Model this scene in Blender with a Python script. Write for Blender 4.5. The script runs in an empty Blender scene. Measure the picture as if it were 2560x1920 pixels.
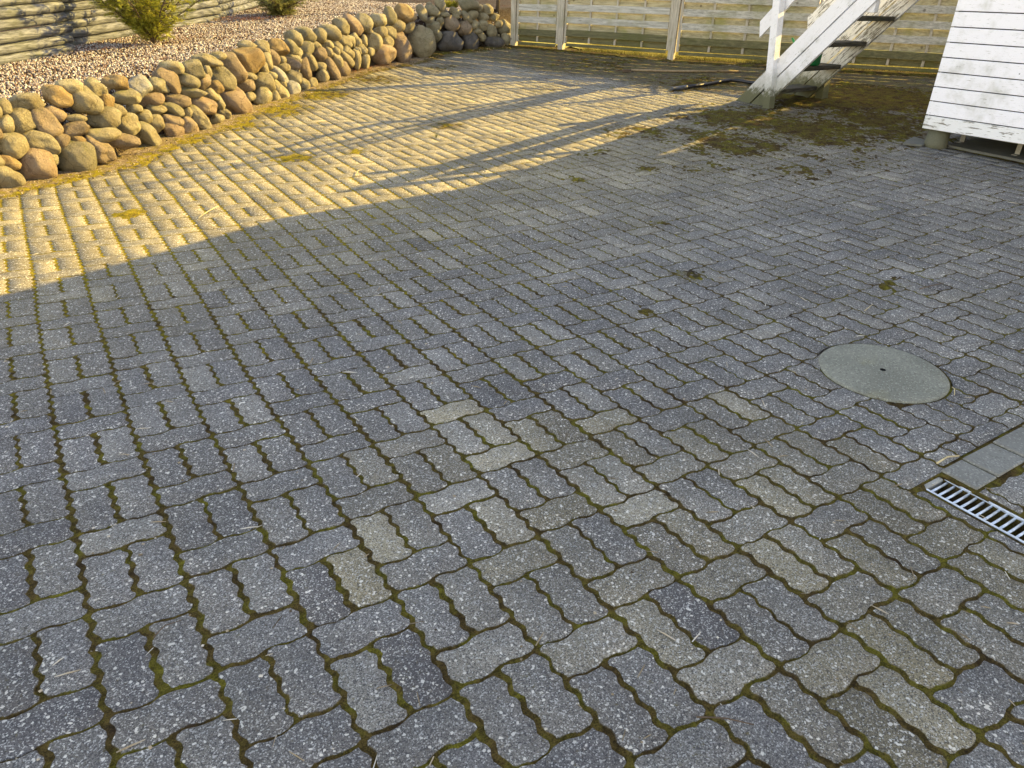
import bpy, bmesh, math, random
import numpy as np
from mathutils import Vector, Matrix
random.seed(7); rng = np.random.default_rng(7)
S = bpy.context.scene; COL = S.collection

# ------------------------------------------------------------------ camera, world, sun, exposure
CF, CYAW, CPITCH, CROLL = 1801.632, 0.582115, 0.496327, 0.0311832
CX, CY, CZ = 0.160319, -2.643021, 1.365421
def cam_axes():
    ca, sa = math.cos(CYAW), math.sin(CYAW)
    f0 = Vector((sa, ca, 0)); r0 = Vector((ca, -sa, 0)); u0 = Vector((0, 0, 1))
    f = f0*math.cos(CPITCH) - u0*math.sin(CPITCH); u = u0*math.cos(CPITCH) + f0*math.sin(CPITCH)
    r = r0*math.cos(CROLL) + u*math.sin(CROLL); u2 = u*math.cos(CROLL) - r0*math.sin(CROLL)
    return r, u2, f
CR, CU, CFW = cam_axes(); CO = Vector((CX, CY, CZ))
cd = bpy.data.cameras.new('camera'); cam = bpy.data.objects.new('camera', cd); COL.objects.link(cam)
cam.matrix_world = Matrix(((CR.x, CU.x, -CFW.x, CX), (CR.y, CU.y, -CFW.y, CY), (CR.z, CU.z, -CFW.z, CZ), (0, 0, 0, 1)))
cd.sensor_width = 36; cd.lens = 36*CF/2560; cd.clip_start = .05; cd.clip_end = 2000
S.camera = cam
SUN = Vector((1.9, -.28, 1.0)).normalized()          # from the scene towards the sun
el = math.asin(SUN.z); az = math.atan2(SUN.x, SUN.y)
w = bpy.data.worlds.new('World'); S.world = w; w.use_nodes = True
nt = w.node_tree; nt.nodes.clear()
sky = nt.nodes.new('ShaderNodeTexSky'); sky.sky_type = 'NISHITA'; sky.sun_disc = False
sky.sun_elevation = el; sky.sun_rotation = az; sky.air_density = 1.0; sky.dust_density = .25; sky.ozone_density = 1.0
bg = nt.nodes.new('ShaderNodeBackground'); bg.inputs[1].default_value = .15
wo = nt.nodes.new('ShaderNodeOutputWorld'); tm = nt.nodes.new('ShaderNodeMix'); tm.data_type = 'RGBA'; tm.blend_type = 'MULTIPLY'; tm.inputs[0].default_value = 1; tm.inputs[7].default_value = (1.07, .77, .57, 1)   # camera white balance of the sky light
nt.links.new(sky.outputs[0], tm.inputs[6]); nt.links.new(tm.outputs[2], bg.inputs[0]); nt.links.new(bg.outputs[0], wo.inputs[0])
sl = bpy.data.lights.new('sun', 'SUN'); sl.energy = 3.3; sl.angle = math.radians(.35); sl.color = (1, .70, .19)
so = bpy.data.objects.new('sun', sl); COL.objects.link(so); so.location = (12, -4, 12)
so.rotation_euler = SUN.to_track_quat('Z', 'Y').to_euler()
S.view_settings.view_transform = 'Standard'; S.view_settings.look = 'None'; S.view_settings.gamma = 1
S.view_settings.exposure = 2.35

# ------------------------------------------------------------------ helpers
def tag(o, label=None, cat=None, group=None, kind=None):
    if label: o['label'] = label
    if cat: o['category'] = cat
    if group: o['group'] = group
    if kind: o['kind'] = kind
    return o
def empty(name, loc, label, cat, group=None, rz=0):
    o = bpy.data.objects.new(name, None); COL.objects.link(o); o.location = loc; o.rotation_euler = (0, 0, rz)
    o.empty_display_size = .1
    return tag(o, label, cat, group)
def link(name, me, mat, parent=None, smooth=False):
    if mat: me.materials.append(mat)
    o = bpy.data.objects.new(name, me); COL.objects.link(o)
    if parent:
        o.parent = parent
        o.matrix_parent_inverse = (Matrix.Translation(parent.location) @ parent.rotation_euler.to_matrix().to_4x4()).inverted() if parent.parent is None else Matrix()
        if parent.parent is not None: o.matrix_parent_inverse = PINV.get(parent.name, Matrix())
        PINV[o.name] = Matrix()
    if smooth: me.polygons.foreach_set('use_smooth', [True]*len(me.polygons))
    return o
PINV = {}
def npmesh(name, V, quads=None, tris=None, polys=None):
    me = bpy.data.meshes.new(name); V = np.asarray(V, np.float32); me.vertices.add(len(V)); me.vertices.foreach_set('co', V.ravel())
    loops = []; starts = []; n = 0
    for F in (quads, tris):
        if F is not None and len(F):
            F = np.asarray(F, np.int32); loops.append(F.ravel()); starts.append(n+np.arange(len(F))*F.shape[1]); n += F.size
    if polys:
        for P in polys:
            starts.append(np.array([n])); loops.append(np.asarray(P, np.int32)); n += len(P)
    L = np.concatenate(loops); st = np.concatenate(starts).astype(np.int32)
    me.loops.add(len(L)); me.loops.foreach_set('vertex_index', L)
    me.polygons.add(len(st)); me.polygons.foreach_set('loop_start', st)
    me.update(calc_edges=True); me.validate(); return me
def attr(me, name, vals):
    a = me.attributes.new(name, 'FLOAT', 'POINT'); a.data.foreach_set('value', np.asarray(vals, np.float32))
class MB:
    """collects boxes, tubes and prisms into one mesh"""
    def __init__(s): s.v = []; s.f = []
    def add(s, V, F):
        n = len(s.v); s.v += [tuple(p) for p in V]; s.f += [tuple(n+i for i in f) for f in F]; return s
    def box(s, o, ax, ay, az, bev=0.0):
        o, ax, ay, az = Vector(o), Vector(ax), Vector(ay), Vector(az)     # o = centre, a* = half axes
        if bev <= 0:
            V = [o+ax*i+ay*j+az*k for i in (-1, 1) for j in (-1, 1) for k in (-1, 1)]
            return s.add(V, [(0, 1, 3, 2), (4, 6, 7, 5), (0, 4, 5, 1), (2, 3, 7, 6), (0, 2, 6, 4), (1, 5, 7, 3)])
        b = [1-min(.45, bev/a.length) for a in (ax, ay, az)]
        V = []
        for i in (-1, 1):
            for j in (-1, 1):
                for k in (-1, 1):
                    V += [o+ax*i+ay*j*b[1]+az*k*b[2], o+ax*i*b[0]+ay*j+az*k*b[2], o+ax*i*b[0]+ay*j*b[1]+az*k]
        id_ = lambda i, j, k, m: ((i > 0)*4+(j > 0)*2+(k > 0))*3+m
        F = []
        for sgn in (-1, 1):
            F.append([id_(sgn, -1, -1, 0), id_(sgn, 1, -1, 0), id_(sgn, 1, 1, 0), id_(sgn, -1, 1, 0)][::sgn])
            F.append([id_(-1, sgn, -1, 1), id_(-1, sgn, 1, 1), id_(1, sgn, 1, 1), id_(1, sgn, -1, 1)][::sgn])
            F.append([id_(-1, -1, sgn, 2), id_(1, -1, sgn, 2), id_(1, 1, sgn, 2), id_(-1, 1, sgn, 2)][::sgn])
        for a in (-1, 1):
            for c in (-1, 1):
                F.append([id_(a, c, -1, 0), id_(a, c, -1, 1), id_(a, c, 1, 1), id_(a, c, 1, 0)])
                F.append([id_(a, -1, c, 0), id_(a, -1, c, 2), id_(a, 1, c, 2), id_(a, 1, c, 0)])
                F.append([id_(-1, a, c, 1), id_(-1, a, c, 2), id_(1, a, c, 2), id_(1, a, c, 1)])
                for k in (-1, 1): F.append([id_(a, c, k, 0), id_(a, c, k, 1), id_(a, c, k, 2)])
        return s.add(V, F)
    def beam(s, a, b, up, hw, hh, bev=.004):
        a, b = Vector(a), Vector(b); d = b-a; up = Vector(up); sd = d.cross(up).normalized(); u = sd.cross(d).normalized()
        return s.box((a+b)/2, d/2, sd*hw, u*hh, bev)
    def tube(s, pts, rads, n=10, caps=True):
        pts = [Vector(p) for p in pts]; m = len(pts)
        if not hasattr(rads, '__len__'): rads = [rads]*m
        V = []; ref = Vector((.13, .21, .97))
        for i, p in enumerate(pts):
            d = (pts[min(i+1, m-1)]-pts[max(i-1, 0)]).normalized()
            if abs(d.dot(ref)) > .95: ref = Vector((.9, .1, .3))
            a = d.cross(ref).normalized(); b = d.cross(a)
            V += [p+(a*math.cos(t)+b*math.sin(t))*rads[i] for t in [2*math.pi*k/n for k in range(n)]]
        F = [(i*n+k, i*n+(k+1) % n, (i+1)*n+(k+1) % n, (i+1)*n+k) for i in range(m-1) for k in range(n)]
        if caps: F += [tuple(range(n))[::-1], tuple(range((m-1)*n, m*n))]
        return s.add(V, F)
    def poly_prism(s, P, d):
        P = [Vector(p) for p in P]; d = Vector(d); n = len(P)
        return s.add(P+[p+d for p in P], [tuple(range(n))[::-1], tuple(range(n, 2*n))]+[(i, (i+1) % n, n+(i+1) % n, n+i) for i in range(n)])
    def build(s, name, mat, parent=None, smooth=False, recalc=True):
        me = bpy.data.meshes.new(name); me.from_pydata(s.v, [], s.f)
        if recalc:
            bm = bmesh.new(); bm.from_mesh(me); bmesh.ops.recalc_face_normals(bm, faces=bm.faces); bm.to_mesh(me); bm.free()
        return link(name, me, mat, parent, smooth)

# value noise in numpy
def _h(i, j, k=0):
    n = (i*374761393+j*668265263+k*2147483647*31+k*974634777) & 0xffffffff
    n = ((n ^ (n >> 13))*1274126177) & 0xffffffff; n = ((n ^ (n >> 16))*2246822519) & 0xffffffff
    return ((n ^ (n >> 15)) & 0xffff)/65535.0
def vn(x, y, seed=0):
    x = np.asarray(x, float); y = np.asarray(y, float)
    xi = np.floor(x).astype(np.int64); yi = np.floor(y).astype(np.int64); fx = x-xi; fy = y-yi
    fx = fx*fx*(3-2*fx); fy = fy*fy*(3-2*fy)
    a = _h(xi, yi, seed); b = _h(xi+1, yi, seed); c = _h(xi, yi+1, seed); d = _h(xi+1, yi+1, seed)
    return (a*(1-fx)+b*fx)*(1-fy)+(c*(1-fx)+d*fx)*fy
def fbm(x, y, o=4, seed=0):
    r = 0; a = .5; t = 0
    for i in range(o): r = r+a*vn(np.asarray(x)*2**i, np.asarray(y)*2**i, seed+i); t += a; a *= .55
    return r/t
def vn3(P, seed):
    x, y, z = P[:, 0], P[:, 1], P[:, 2]; zi = np.floor(z).astype(int); fz = z-zi; fz = fz*fz*(3-2*fz)
    lo = np.zeros(len(P)); hi = np.zeros(len(P))
    for k in np.unique(zi):
        m = zi == k; lo[m] = vn(x[m], y[m], int(seed+k*7)); hi[m] = vn(x[m], y[m], int(seed+(k+1)*7))
    return lo*(1-fz)+hi*fz

# ------------------------------------------------------------------ terrain
GA, GS, GD, GW = .965633, .0600871, 1.319067, .8
def zg(x, y):
    d = (np.asarray(x)-1)*math.sin(GA)+(np.asarray(y)+1)*math.cos(GA)
    return GS*GW*(np.logaddexp(0, (d-GD)/GW)-np.logaddexp(0, -GD/GW))
def zgf(x, y): return float(zg(x, y))
def ray(px, py): return CFW+CR*((px-1280)/CF)-CU*((py-960)/CF)
def march(px, py, fn, t0=1.0, t1=60):
    d = ray(px, py); t = t0
    while t < t1:
        P = CO+d*t
        if P.z < fn(P.x, P.y): return P
        t += .01
    return CO+d*t1
def G(px, py): return march(px, py, zgf)
def PR(X):
    d = Vector(X)-CO; z = d.dot(CFW); return 1280+CF*d.dot(CR)/z, 960-CF*d.dot(CU)/z
BPX = [(0, 480), (130, 445), (300, 412), (430, 345), (520, 325), (640, 270), (830, 205), (900, 180), (1030, 155), (1100, 133), (1180, 125), (1290, 113)]
BL = [Vector((-3.5, 1.9, 0)), Vector((-1.4, 2.75, .02))]+[G(*b) for b in BPX]
BLa = np.array([[p.x, p.y] for p in BL])
def wall_dist(x, y):
    """signed distance to the boulder wall's foot, positive on the bank side"""
    x = np.asarray(x, float); y = np.asarray(y, float); best = np.full(x.shape, 1e9); sg = np.zeros(x.shape)
    for i in range(len(BLa)-1):
        a = BLa[i]; b = BLa[i+1]; e = b-a; L2 = e@e
        t = ((x-a[0])*e[0]+(y-a[1])*e[1])/L2
        tc = np.clip(t, 0 if i else -50, 1 if i < len(BLa)-2 else 50)
        dx = x-a[0]-tc*e[0]; dy = y-a[1]-tc*e[1]; d = np.hypot(dx, dy)
        m = d < best; best = np.where(m, d, best); sg = np.where(m, np.sign(e[0]*dy-e[1]*dx), sg)
    return best*sg
def zb0(x, y): return .50+.068*(.83*np.asarray(x)+.57*(np.asarray(y)-3.6))
def zbank(x, y):
    d = wall_dist(x, y); g = zg(x, y); t = np.clip((d-.12)/.33, 0, 1)
    return g*(1-t)+zb0(x, y)*t
def zbankf(x, y): return float(zbank(np.array([x]), np.array([y]))[0])
# fence line
FP = [Vector((7.55, 8.86, 0)), G(1402, 125), G(1678, 150), G(2035, 172), Vector((10.97, 2.99, 0)), Vector((11.9, 1.3, 0)), Vector((12.8, -.4, 0))]
for p in FP: p.z = zgf(p.x, p.y)
FPa = np.array([[p.x, p.y] for p in FP])
def fence_dist(x, y):
    x = np.asarray(x, float); y = np.asarray(y, float); best = np.full(x.shape, 1e9); sg = np.zeros(x.shape)
    for i in range(len(FPa)-1):
        a = FPa[i]; b = FPa[i+1]; e = b-a; t = ((x-a[0])*e[0]+(y-a[1])*e[1])/(e@e)
        tc = np.clip(t, 0 if i else -50, 1 if i < len(FPa)-2 else 50)
        dx = x-a[0]-tc*e[0]; dy = y-a[1]-tc*e[1]; d = np.hypot(dx, dy)
        m = d < best; best = np.where(m, d, best); sg = np.where(m, np.sign(e[0]*dy-e[1]*dx), sg)
    return best*sg                                        # positive beyond the fence

# ------------------------------------------------------------------ materials
class M:
    def __init__(s, name):
        s.m = bpy.data.materials.new(name); s.m.use_nodes = True; s.t = s.m.node_tree; s.t.nodes.clear()
        s.b = s.n('ShaderNodeBsdfPrincipled'); o = s.n('ShaderNodeOutputMaterial'); s.t.links.new(s.b.outputs[0], o.inputs[0])
        s.tc = s.n('ShaderNodeTexCoord').outputs['Object']
    def n(s, t): return s.t.nodes.new(t)
    def set(s, sock, v):
        if v is None: return
        if hasattr(v, 'is_linked'): s.t.links.new(v, sock)
        elif isinstance(v, (tuple, list)) and len(v) == 3 and sock.type == 'RGBA': sock.default_value = (*v, 1)
        else: sock.default_value = v
    def noise(s, sc, det=3, ro=.55, vec=None, dist=0):
        x = s.n('ShaderNodeTexNoise'); s.set(x.inputs['Vector'], vec or s.tc); x.inputs['Scale'].default_value = sc
        x.inputs['Detail'].default_value = det; x.inputs['Roughness'].default_value = ro; x.inputs['Distortion'].default_value = dist; return x.outputs['Fac']
    def voro(s, sc, out='Color', vec=None, feat='F1'):
        x = s.n('ShaderNodeTexVoronoi'); x.feature = feat; s.set(x.inputs['Vector'], vec or s.tc); x.inputs['Scale'].default_value = sc; return x.outputs[out]
    def math(s, op, a, b=0, c=0):
        x = s.n('ShaderNodeMath'); x.operation = op
        for i, v in enumerate((a, b, c)): s.set(x.inputs[i], v)
        return x.outputs[0]
    def step(s, v, lo, hi):
        x = s.n('ShaderNodeMapRange'); x.interpolation_type = 'SMOOTHSTEP'; s.set(x.inputs[0], v); s.set(x.inputs[1], lo); s.set(x.inputs[2], hi); return x.outputs[0]
    def mix(s, f, a, b, mode='MIX'):
        x = s.n('ShaderNodeMix'); x.data_type = 'RGBA'; x.blend_type = mode; s.set(x.inputs[0], f); s.set(x.inputs[6], a); s.set(x.inputs[7], b); return x.outputs[2]
    def ramp(s, f, st):
        x = s.n('ShaderNodeValToRGB'); s.set(x.inputs[0], f); e = x.color_ramp.elements
        while len(e) < len(st): e.new(.5)
        for i, (p, c) in enumerate(st): e[i].position = p; e[i].color = (*c, 1)
        return x.outputs[0]
    def attr(s, name):
        x = s.n('ShaderNodeAttribute'); x.attribute_name = name; return x.outputs['Fac']
    def rnd(s): return s.n('ShaderNodeObjectInfo').outputs['Random']
    def map(s, scale, rot=(0, 0, 0), vec=None):
        x = s.n('ShaderNodeMapping'); s.set(x.inputs[0], vec or s.tc); x.inputs['Scale'].default_value = scale; x.inputs['Rotation'].default_value = rot; return x.outputs[0]
    def xyz(s, vec=None):
        x = s.n('ShaderNodeSeparateXYZ'); s.set(x.inputs[0], vec or s.tc); return x.outputs
    def bump(s, h, st=.3, d=.01, nrm=None):
        x = s.n('ShaderNodeBump'); x.inputs['Strength'].default_value = st; x.inputs['Distance'].default_value = d; s.set(x.inputs['Height'], h)
        if nrm: s.t.links.new(nrm, x.inputs['Normal'])
        return x.outputs[0]
    def out(s, col, rough=.85, nrm=None, metal=0, spec=.3):
        s.set(s.b.inputs['Base Color'], col); s.set(s.b.inputs['Roughness'], rough); s.b.inputs['Metallic'].default_value = metal
        s.b.inputs['Specular IOR Level'].default_value = spec
        if nrm: s.t.links.new(nrm, s.b.inputs['Normal'])
        return s.m

def mossy(m, vec=None):
    """moss colour: olive, brown and dark earth in clumps"""
    a = m.noise(9, 4, .6); b = m.noise(55, 3, .65); c = m.noise(260, 2, .7)
    k = m.math('MULTIPLY_ADD', c, .5, m.math('MULTIPLY', b, .5))
    base = m.ramp(a, [(.30, (.040, .025, .013)), (.46, (.085, .060, .018)), (.60, (.105, .092, .014)), (.78, (.17, .155, .016))])
    return m.mix(m.step(k, .35, .68), m.mix(1.0, base, (.38, .38, .38), 'MULTIPLY'), m.mix(1.0, base, (1.5, 1.5, 1.4), 'MULTIPLY')), k

def mat_paver():
    m = M('paver_concrete'); r = m.attr('tint'); e = m.attr('edge'); w = m.attr('warm')
    base = m.ramp(r, [(0, (.112, .108, .110)), (.45, (.168, .163, .158)), (.8, (.235, .226, .205)), (1, (.30, .283, .24))])
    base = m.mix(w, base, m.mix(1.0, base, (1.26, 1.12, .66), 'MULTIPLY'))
    v = m.voro(330); vs = m.xyz(v)[0]; v2 = m.xyz(m.voro(170))[1]; v3 = m.xyz(m.voro(520))[2]
    gr = m.math('MULTIPLY_ADD', v3, .9, .55)
    c = m.mix(1.0, base, m.n_rgb(gr), 'MULTIPLY')
    c = m.mix(m.math('MULTIPLY', m.step(vs, .80, .9), .8), c, (.44, .44, .42))
    c = m.mix(m.math('MULTIPLY', m.step(vs, .22, .14), .7), c, (.045, .046, .052))
    c = m.mix(m.math('MULTIPLY', m.step(v2, .965, .972), .85), c, (.68, .66, .60))
    st = m.noise(2.2, 5, .6); c = m.mix(m.step(st, .35, .75), m.mix(1.0, c, (.80, .80, .80), 'MULTIPLY'), m.mix(1.0, c, (1.18, 1.17, 1.15), 'MULTIPLY'))
    bl = m.noise(14, 4, .7); c = m.mix(m.math('MULTIPLY', m.step(bl, .62, .78), .35), c, (.26, .26, .25))
    mo, k = mossy(m)
    al = m.attr('algae'); an = m.math('ADD', m.noise(38, 4, .7), al)
    c = m.mix(m.math('MULTIPLY', m.step(an, .88, 1.25), .85), c, mo)
    ee = m.math('MULTIPLY', m.step(m.math('ADD', m.math('MULTIPLY', e, .75), m.noise(90, 3, .7)), .82, 1.1), .95)
    c = m.mix(ee, c, mo)
    h = m.math('ADD', m.math('MULTIPLY', vs, .6), m.noise(500, 2))
    return m.out(c, .82, m.bump(h, .55, .003), spec=.25)
def n_rgb(s, v):
    x = s.n('ShaderNodeCombineColor')
    for i in range(3): s.set(x.inputs[i], v)
    return x.outputs[0]
M.n_rgb = n_rgb
def n_vadd(s, v, f):
    x = s.n('ShaderNodeVectorMath'); x.operation = 'ADD'; s.set(x.inputs[0], v); s.t.links.new(s.n_rgb(s.math('MULTIPLY', f, .25)), x.inputs[1]); return x.outputs[0]
M.n_vadd = n_vadd
def mat_moss():
    m = M('moss_soil'); mo, k = mossy(m)
    sand = m.attr('sand'); yel = m.attr('yellow'); dark = m.attr('dark')
    sc = m.mix(m.step(m.noise(120, 3, .7), .35, .7), (.11, .078, .045), (.30, .235, .15))
    gv = m.xyz(m.voro(70))[0]; sc = m.mix(m.math('MULTIPLY', m.step(gv, .8, .9), .6), sc, (.42, .36, .28))
    c = m.mix(m.math('MULTIPLY', m.step(m.math('ADD', m.noise(20, 3), yel), .75, 1.15), .95), mo, m.mix(m.step(k, .35, .65), (.11, .085, .008), (.30, .245, .015)))
    c = m.mix(m.step(m.math('ADD', m.noise(16, 4, .7), sand), .95, 1.2), c, sc)
    c = m.mix(m.math('MULTIPLY', m.step(m.math('ADD', m.noise(30, 4, .7), dark), .9, 1.2), .85), c, (.032, .026, .022))
    return m.out(c, .95, m.bump(m.math('ADD', m.noise(200, 3, .7), m.math('MULTIPLY', m.noise(60, 2), 1.5)), .8, .008), spec=.1)
def mat_boulder(name, a, b, moss=.3):
    m = M(name); r = m.rnd(); x = m.n('ShaderNodeVectorMath'); x.operation = 'ADD'; m.set(x.inputs[0], m.tc); y = m.n('ShaderNodeCombineXYZ')
    m.set(y.inputs[0], m.math('MULTIPLY', r, 37)); m.set(y.inputs[1], m.math('MULTIPLY', r, 13)); m.t.links.new(y.outputs[0], x.inputs[1]); v = x.outputs[0]
    n1 = m.noise(7, 5, .6, v); n2 = m.noise(60, 4, .7, v); n3 = m.noise(240, 2, .7, v)
    c = m.mix(m.step(n1, .3, .7), a, b); c = m.mix(m.math('MULTIPLY', m.step(n2, .52, .72), .5), c, tuple(q*1.45 for q in b))
    c = m.mix(m.math('MULTIPLY', m.step(n3, .55, .7), .5), c, tuple(q*.45 for q in a))
    nz = m.xyz(m.n('ShaderNodeNewGeometry').outputs['Normal'])[2]
    mo = m.math('MULTIPLY', m.step(m.math('ADD', m.noise(13, 4, .7, v), m.math('MULTIPLY', nz, .18)), .62, .8), moss)
    c = m.mix(mo, c, (.15, .145, .03))
    c = m.mix(m.math('MULTIPLY', m.step(m.noise(22, 5, .75, v), .6, .72), .35), c, (.30, .28, .22))
    br = m.math('MULTIPLY_ADD', m.math('FRACT', m.math('MULTIPLY', r, 7.3)), .35, .82)
    c = m.mix(1.0, c, m.n_rgb(br), 'MULTIPLY')
    crack = m.voro(5, 'Distance', m.n_vadd(v, n1), 'DISTANCE_TO_EDGE')
    h = m.math('ADD', m.math('MULTIPLY', n2, 1.0), m.math('ADD', m.math('MULTIPLY', n3, .3), m.math('MULTIPLY', n1, 1.2)))
    c = m.mix(m.math('MULTIPLY', m.step(m.math('ADD', crack, m.math('MULTIPLY', n2, .05)), .05, .025), .5), c, tuple(q*.35 for q in a))
    return m.out(c, .85, m.bump(h, 1.0, .022), spec=.2)
def mat_gravel():
    m = M('gravel'); v = m.voro(62); s = m.xyz(v); d = m.voro(62, 'Distance')
    c = m.ramp(s[0], [(0, (.05, .037, .032)), (.25, (.13, .10, .085)), (.55, (.23, .19, .175)), (.85, (.34, .305, .29)), (1, (.54, .52, .50))])
    c = m.mix(m.math('MULTIPLY', m.step(s[1], .8, .95), .6), c, (.22, .075, .05))
    c = m.mix(m.math('MULTIPLY', m.step(d, .009, .014), .8), c, (.05, .035, .025))
    lf = m.step(m.math('ADD', m.noise(1.6, 5, .65), m.math('MULTIPLY', m.noise(30, 3, .8), .5)), .72, .92)
    c = m.mix(m.math('MULTIPLY', lf, .75), c, m.mix(m.noise(90, 3, .8), (.05, .02, .012), (.19, .095, .05)))
    e = m.step(m.attr('slope'), .2, .8); c = m.mix(e, c, m.mix(m.noise(80, 3, .7), (.06, .042, .026), (.22, .16, .10)))
    return m.out(c, .9, m.bump(m.math('SUBTRACT', .02, d), 1.0, .35), spec=.2)
def mat_wood(name, a, b, green=.4, gcol=(.11, .12, .035), axis=0, sc=1.0, rotz=0):
    m = M(name); s3 = [14*sc]*3; s3[axis] = 1.2*sc; v = m.map(tuple(s3), vec=m.map((1, 1, 1), (0, 0, rotz)) if rotz else None); n = m.noise(3.2, 5, .65, v); f = m.noise(9, 3, .7, v); L = m.noise(2.0, 4, .6)
    c = m.mix(m.step(n, .3, .72), a, b); c = m.mix(m.math('MULTIPLY', m.step(f, .56, .7), .6), c, tuple(q*.45 for q in a))
    c = m.mix(m.math('MULTIPLY', m.step(L, .48, .7), green), c, gcol)
    kn = m.voro(4.5, 'Distance'); c = m.mix(m.math('MULTIPLY', m.step(kn, .11, .06), .6), c, (.07, .05, .03))
    return m.out(c, .85, m.bump(m.math('ADD', n, f), .5, .004), spec=.2)
def mat_paint(name, axis, amt=.5, dirt=0., base=(.86, .86, .89), grime=(.20, .21, .09)):
    m = M(name); s3 = [20.]*3; s3[axis] = 2.2; v = m.map(tuple(s3), vec=m.map((1, 1, 1), (-math.pi/4, 0, 0)) if axis == 2 else None)
    p = m.noise(3.5, 6, .72, v); q = m.noise(3.0, 4, .65); fine = m.noise(26, 3, .7, v)
    wood = m.mix(m.noise(9, 4, .7, v), (.10, .085, .06), (.30, .28, .23))
    pk = m.step(m.math('ADD', p, m.math('MULTIPLY', q, .4)), 1.06-amt*.38, 1.0+.12-amt*.38)
    c = m.mix(m.step(fine, .5, .8), base, tuple(x*.90 for x in base))
    c = m.mix(m.math('MULTIPLY', m.step(q, .50, .72), .38), c, grime)
    c = m.mix(m.math('MULTIPLY', m.step(fine, .66, .72), .35), c, (.33, .34, .25))
    c = m.mix(pk, c, wood)
    c = m.mix(m.math('MULTIPLY', m.step(m.voro(6.5, 'Distance'), .045, .03), .8), c, (.10, .10, .09))
    c = m.mix(m.math('MULTIPLY', m.step(m.noise(7, 5, .8, v), .60, .63), .5), c, (.26, .27, .22))
    if dirt:
        z = m.xyz(m.n('ShaderNodeNewGeometry').outputs['Position'])[2]
        zz = m.math('ADD', z, m.math('MULTIPLY', m.math('ADD', m.noise(14, 5, .75), m.math('MULTIPLY', p, .8)), .34))
        c = m.mix(m.math('MULTIPLY', m.step(zz, dirt+.05, dirt-.05), .95), c, m.mix(m.noise(30, 3), (.028, .023, .018), (.085, .075, .045)))
        c = m.mix(m.math('MULTIPLY', m.step(zz, dirt+.30, dirt+.05), .45), c, (.14, .155, .06))
    return m.out(c, .6, m.bump(m.math('ADD', p, m.math('MULTIPLY', pk, -.8)), .4, .004), spec=.3)

MAT = {}
MAT['paver'] = mat_paver(); MAT['moss'] = mat_moss(); MAT['gravel'] = mat_gravel()
MAT['y'] = mat_boulder('boulder_tan', (.24, .20, .115), (.37, .33, .21), .4); MAT['g'] = mat_boulder('boulder_green', (.22, .20, .12), (.33, .29, .19), .6)
MAT['p'] = mat_boulder('boulder_pink', (.28, .20, .13), (.38, .295, .20), .2); MAT['w'] = mat_boulder('boulder_pale', (.33, .31, .26), (.46, .44, .38), .2)
MAT['o'] = mat_boulder('boulder_ochre', (.28, .19, .085), (.36, .27, .14), .3); MAT['d'] = mat_boulder('boulder_dark', (.10, .092, .085), (.17, .155, .135), .3)
MAT['t'] = mat_boulder('boulder_brown', (.22, .17, .11), (.32, .25, .17), .3)
MAT['fence'] = mat_wood('fence_wood', (.32, .31, .26), (.60, .585, .52), .45, (.22, .22, .08), rotz=1.17)
MAT['fence_r'] = mat_wood('fence_wood_rear', (.26, .24, .15), (.46, .43, .30), .7, (.22, .23, .07), rotz=1.17)
MAT['fence_v'] = mat_wood('fence_wood_upright', (.36, .32, .25), (.56, .52, .42), .45, (.17, .18, .06), axis=2)
MAT['fence_low'] = mat_wood('fence_wood_damp', (.10, .095, .05), (.19, .18, .09), .8, (.10, .11, .03), rotz=1.17)
MAT['log'] = mat_wood('log_wood', (.04, .043, .05), (.20, .21, .235), .3, (.10, .11, .035), rotz=-.85)
MAT['clap'] = mat_paint('white_clapboard', 1, .52, 0, (.86, .86, .91)); MAT['clap_low'] = mat_paint('white_clapboard_worn', 1, .78, 0, (.78, .79, .80), (.30, .31, .14))
MAT['stair'] = mat_paint('white_stair_paint', 2, .62, .82, (.82, .82, .85)); MAT['stair_far'] = mat_paint('flaking_stair_paint', 2, .92, .90, (.80, .79, .76))
MAT['tread'] = mat_wood('tread_wood', (.035, .033, .028), (.10, .095, .075), .5, (.05, .06, .02), axis=0)
MAT['nwood'] = mat_wood('handle_wood', (.22, .16, .09), (.36, .28, .17), .2, axis=0)
def simple(name, col, rough=.6, metal=0, spec=.4, var=.25, sc=20):
    m = M(name); n = m.noise(sc, 4, .65); c = m.mix(m.step(n, .3, .7), tuple(q*(1-var) for q in col), tuple(min(1, q*(1+var)) for q in col))
    return m.out(c, rough, m.bump(m.noise(sc*8, 3), .25, .003), metal, spec)
MAT['hose'] = simple('black_plastic', (.012, .012, .016), .38, spec=.5); MAT['hose_end'] = simple('grey_plastic', (.07, .075, .085), .5)
MAT['zinc'] = simple('galvanised_steel', (.62, .68, .76), .42, .75, var=.18, sc=60); MAT['dark'] = simple('dark_underside', (.02, .018, .015), .9)
MAT['roof'] = simple('roof_felt', (.05, .05, .055), .85); MAT['green'] = simple('green_plastic', (.01, .16, .05), .35)
MAT['twig'] = simple('twig_bark', (.10, .07, .045), .85); MAT['bark'] = simple('tree_bark', (.085, .065, .045), .9, sc=40)
MAT['straw'] = simple('straw', (.50, .42, .24), .8); MAT['leaf'] = simple('dry_leaf', (.20, .085, .04), .8, var=.5, sc=9)
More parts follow.
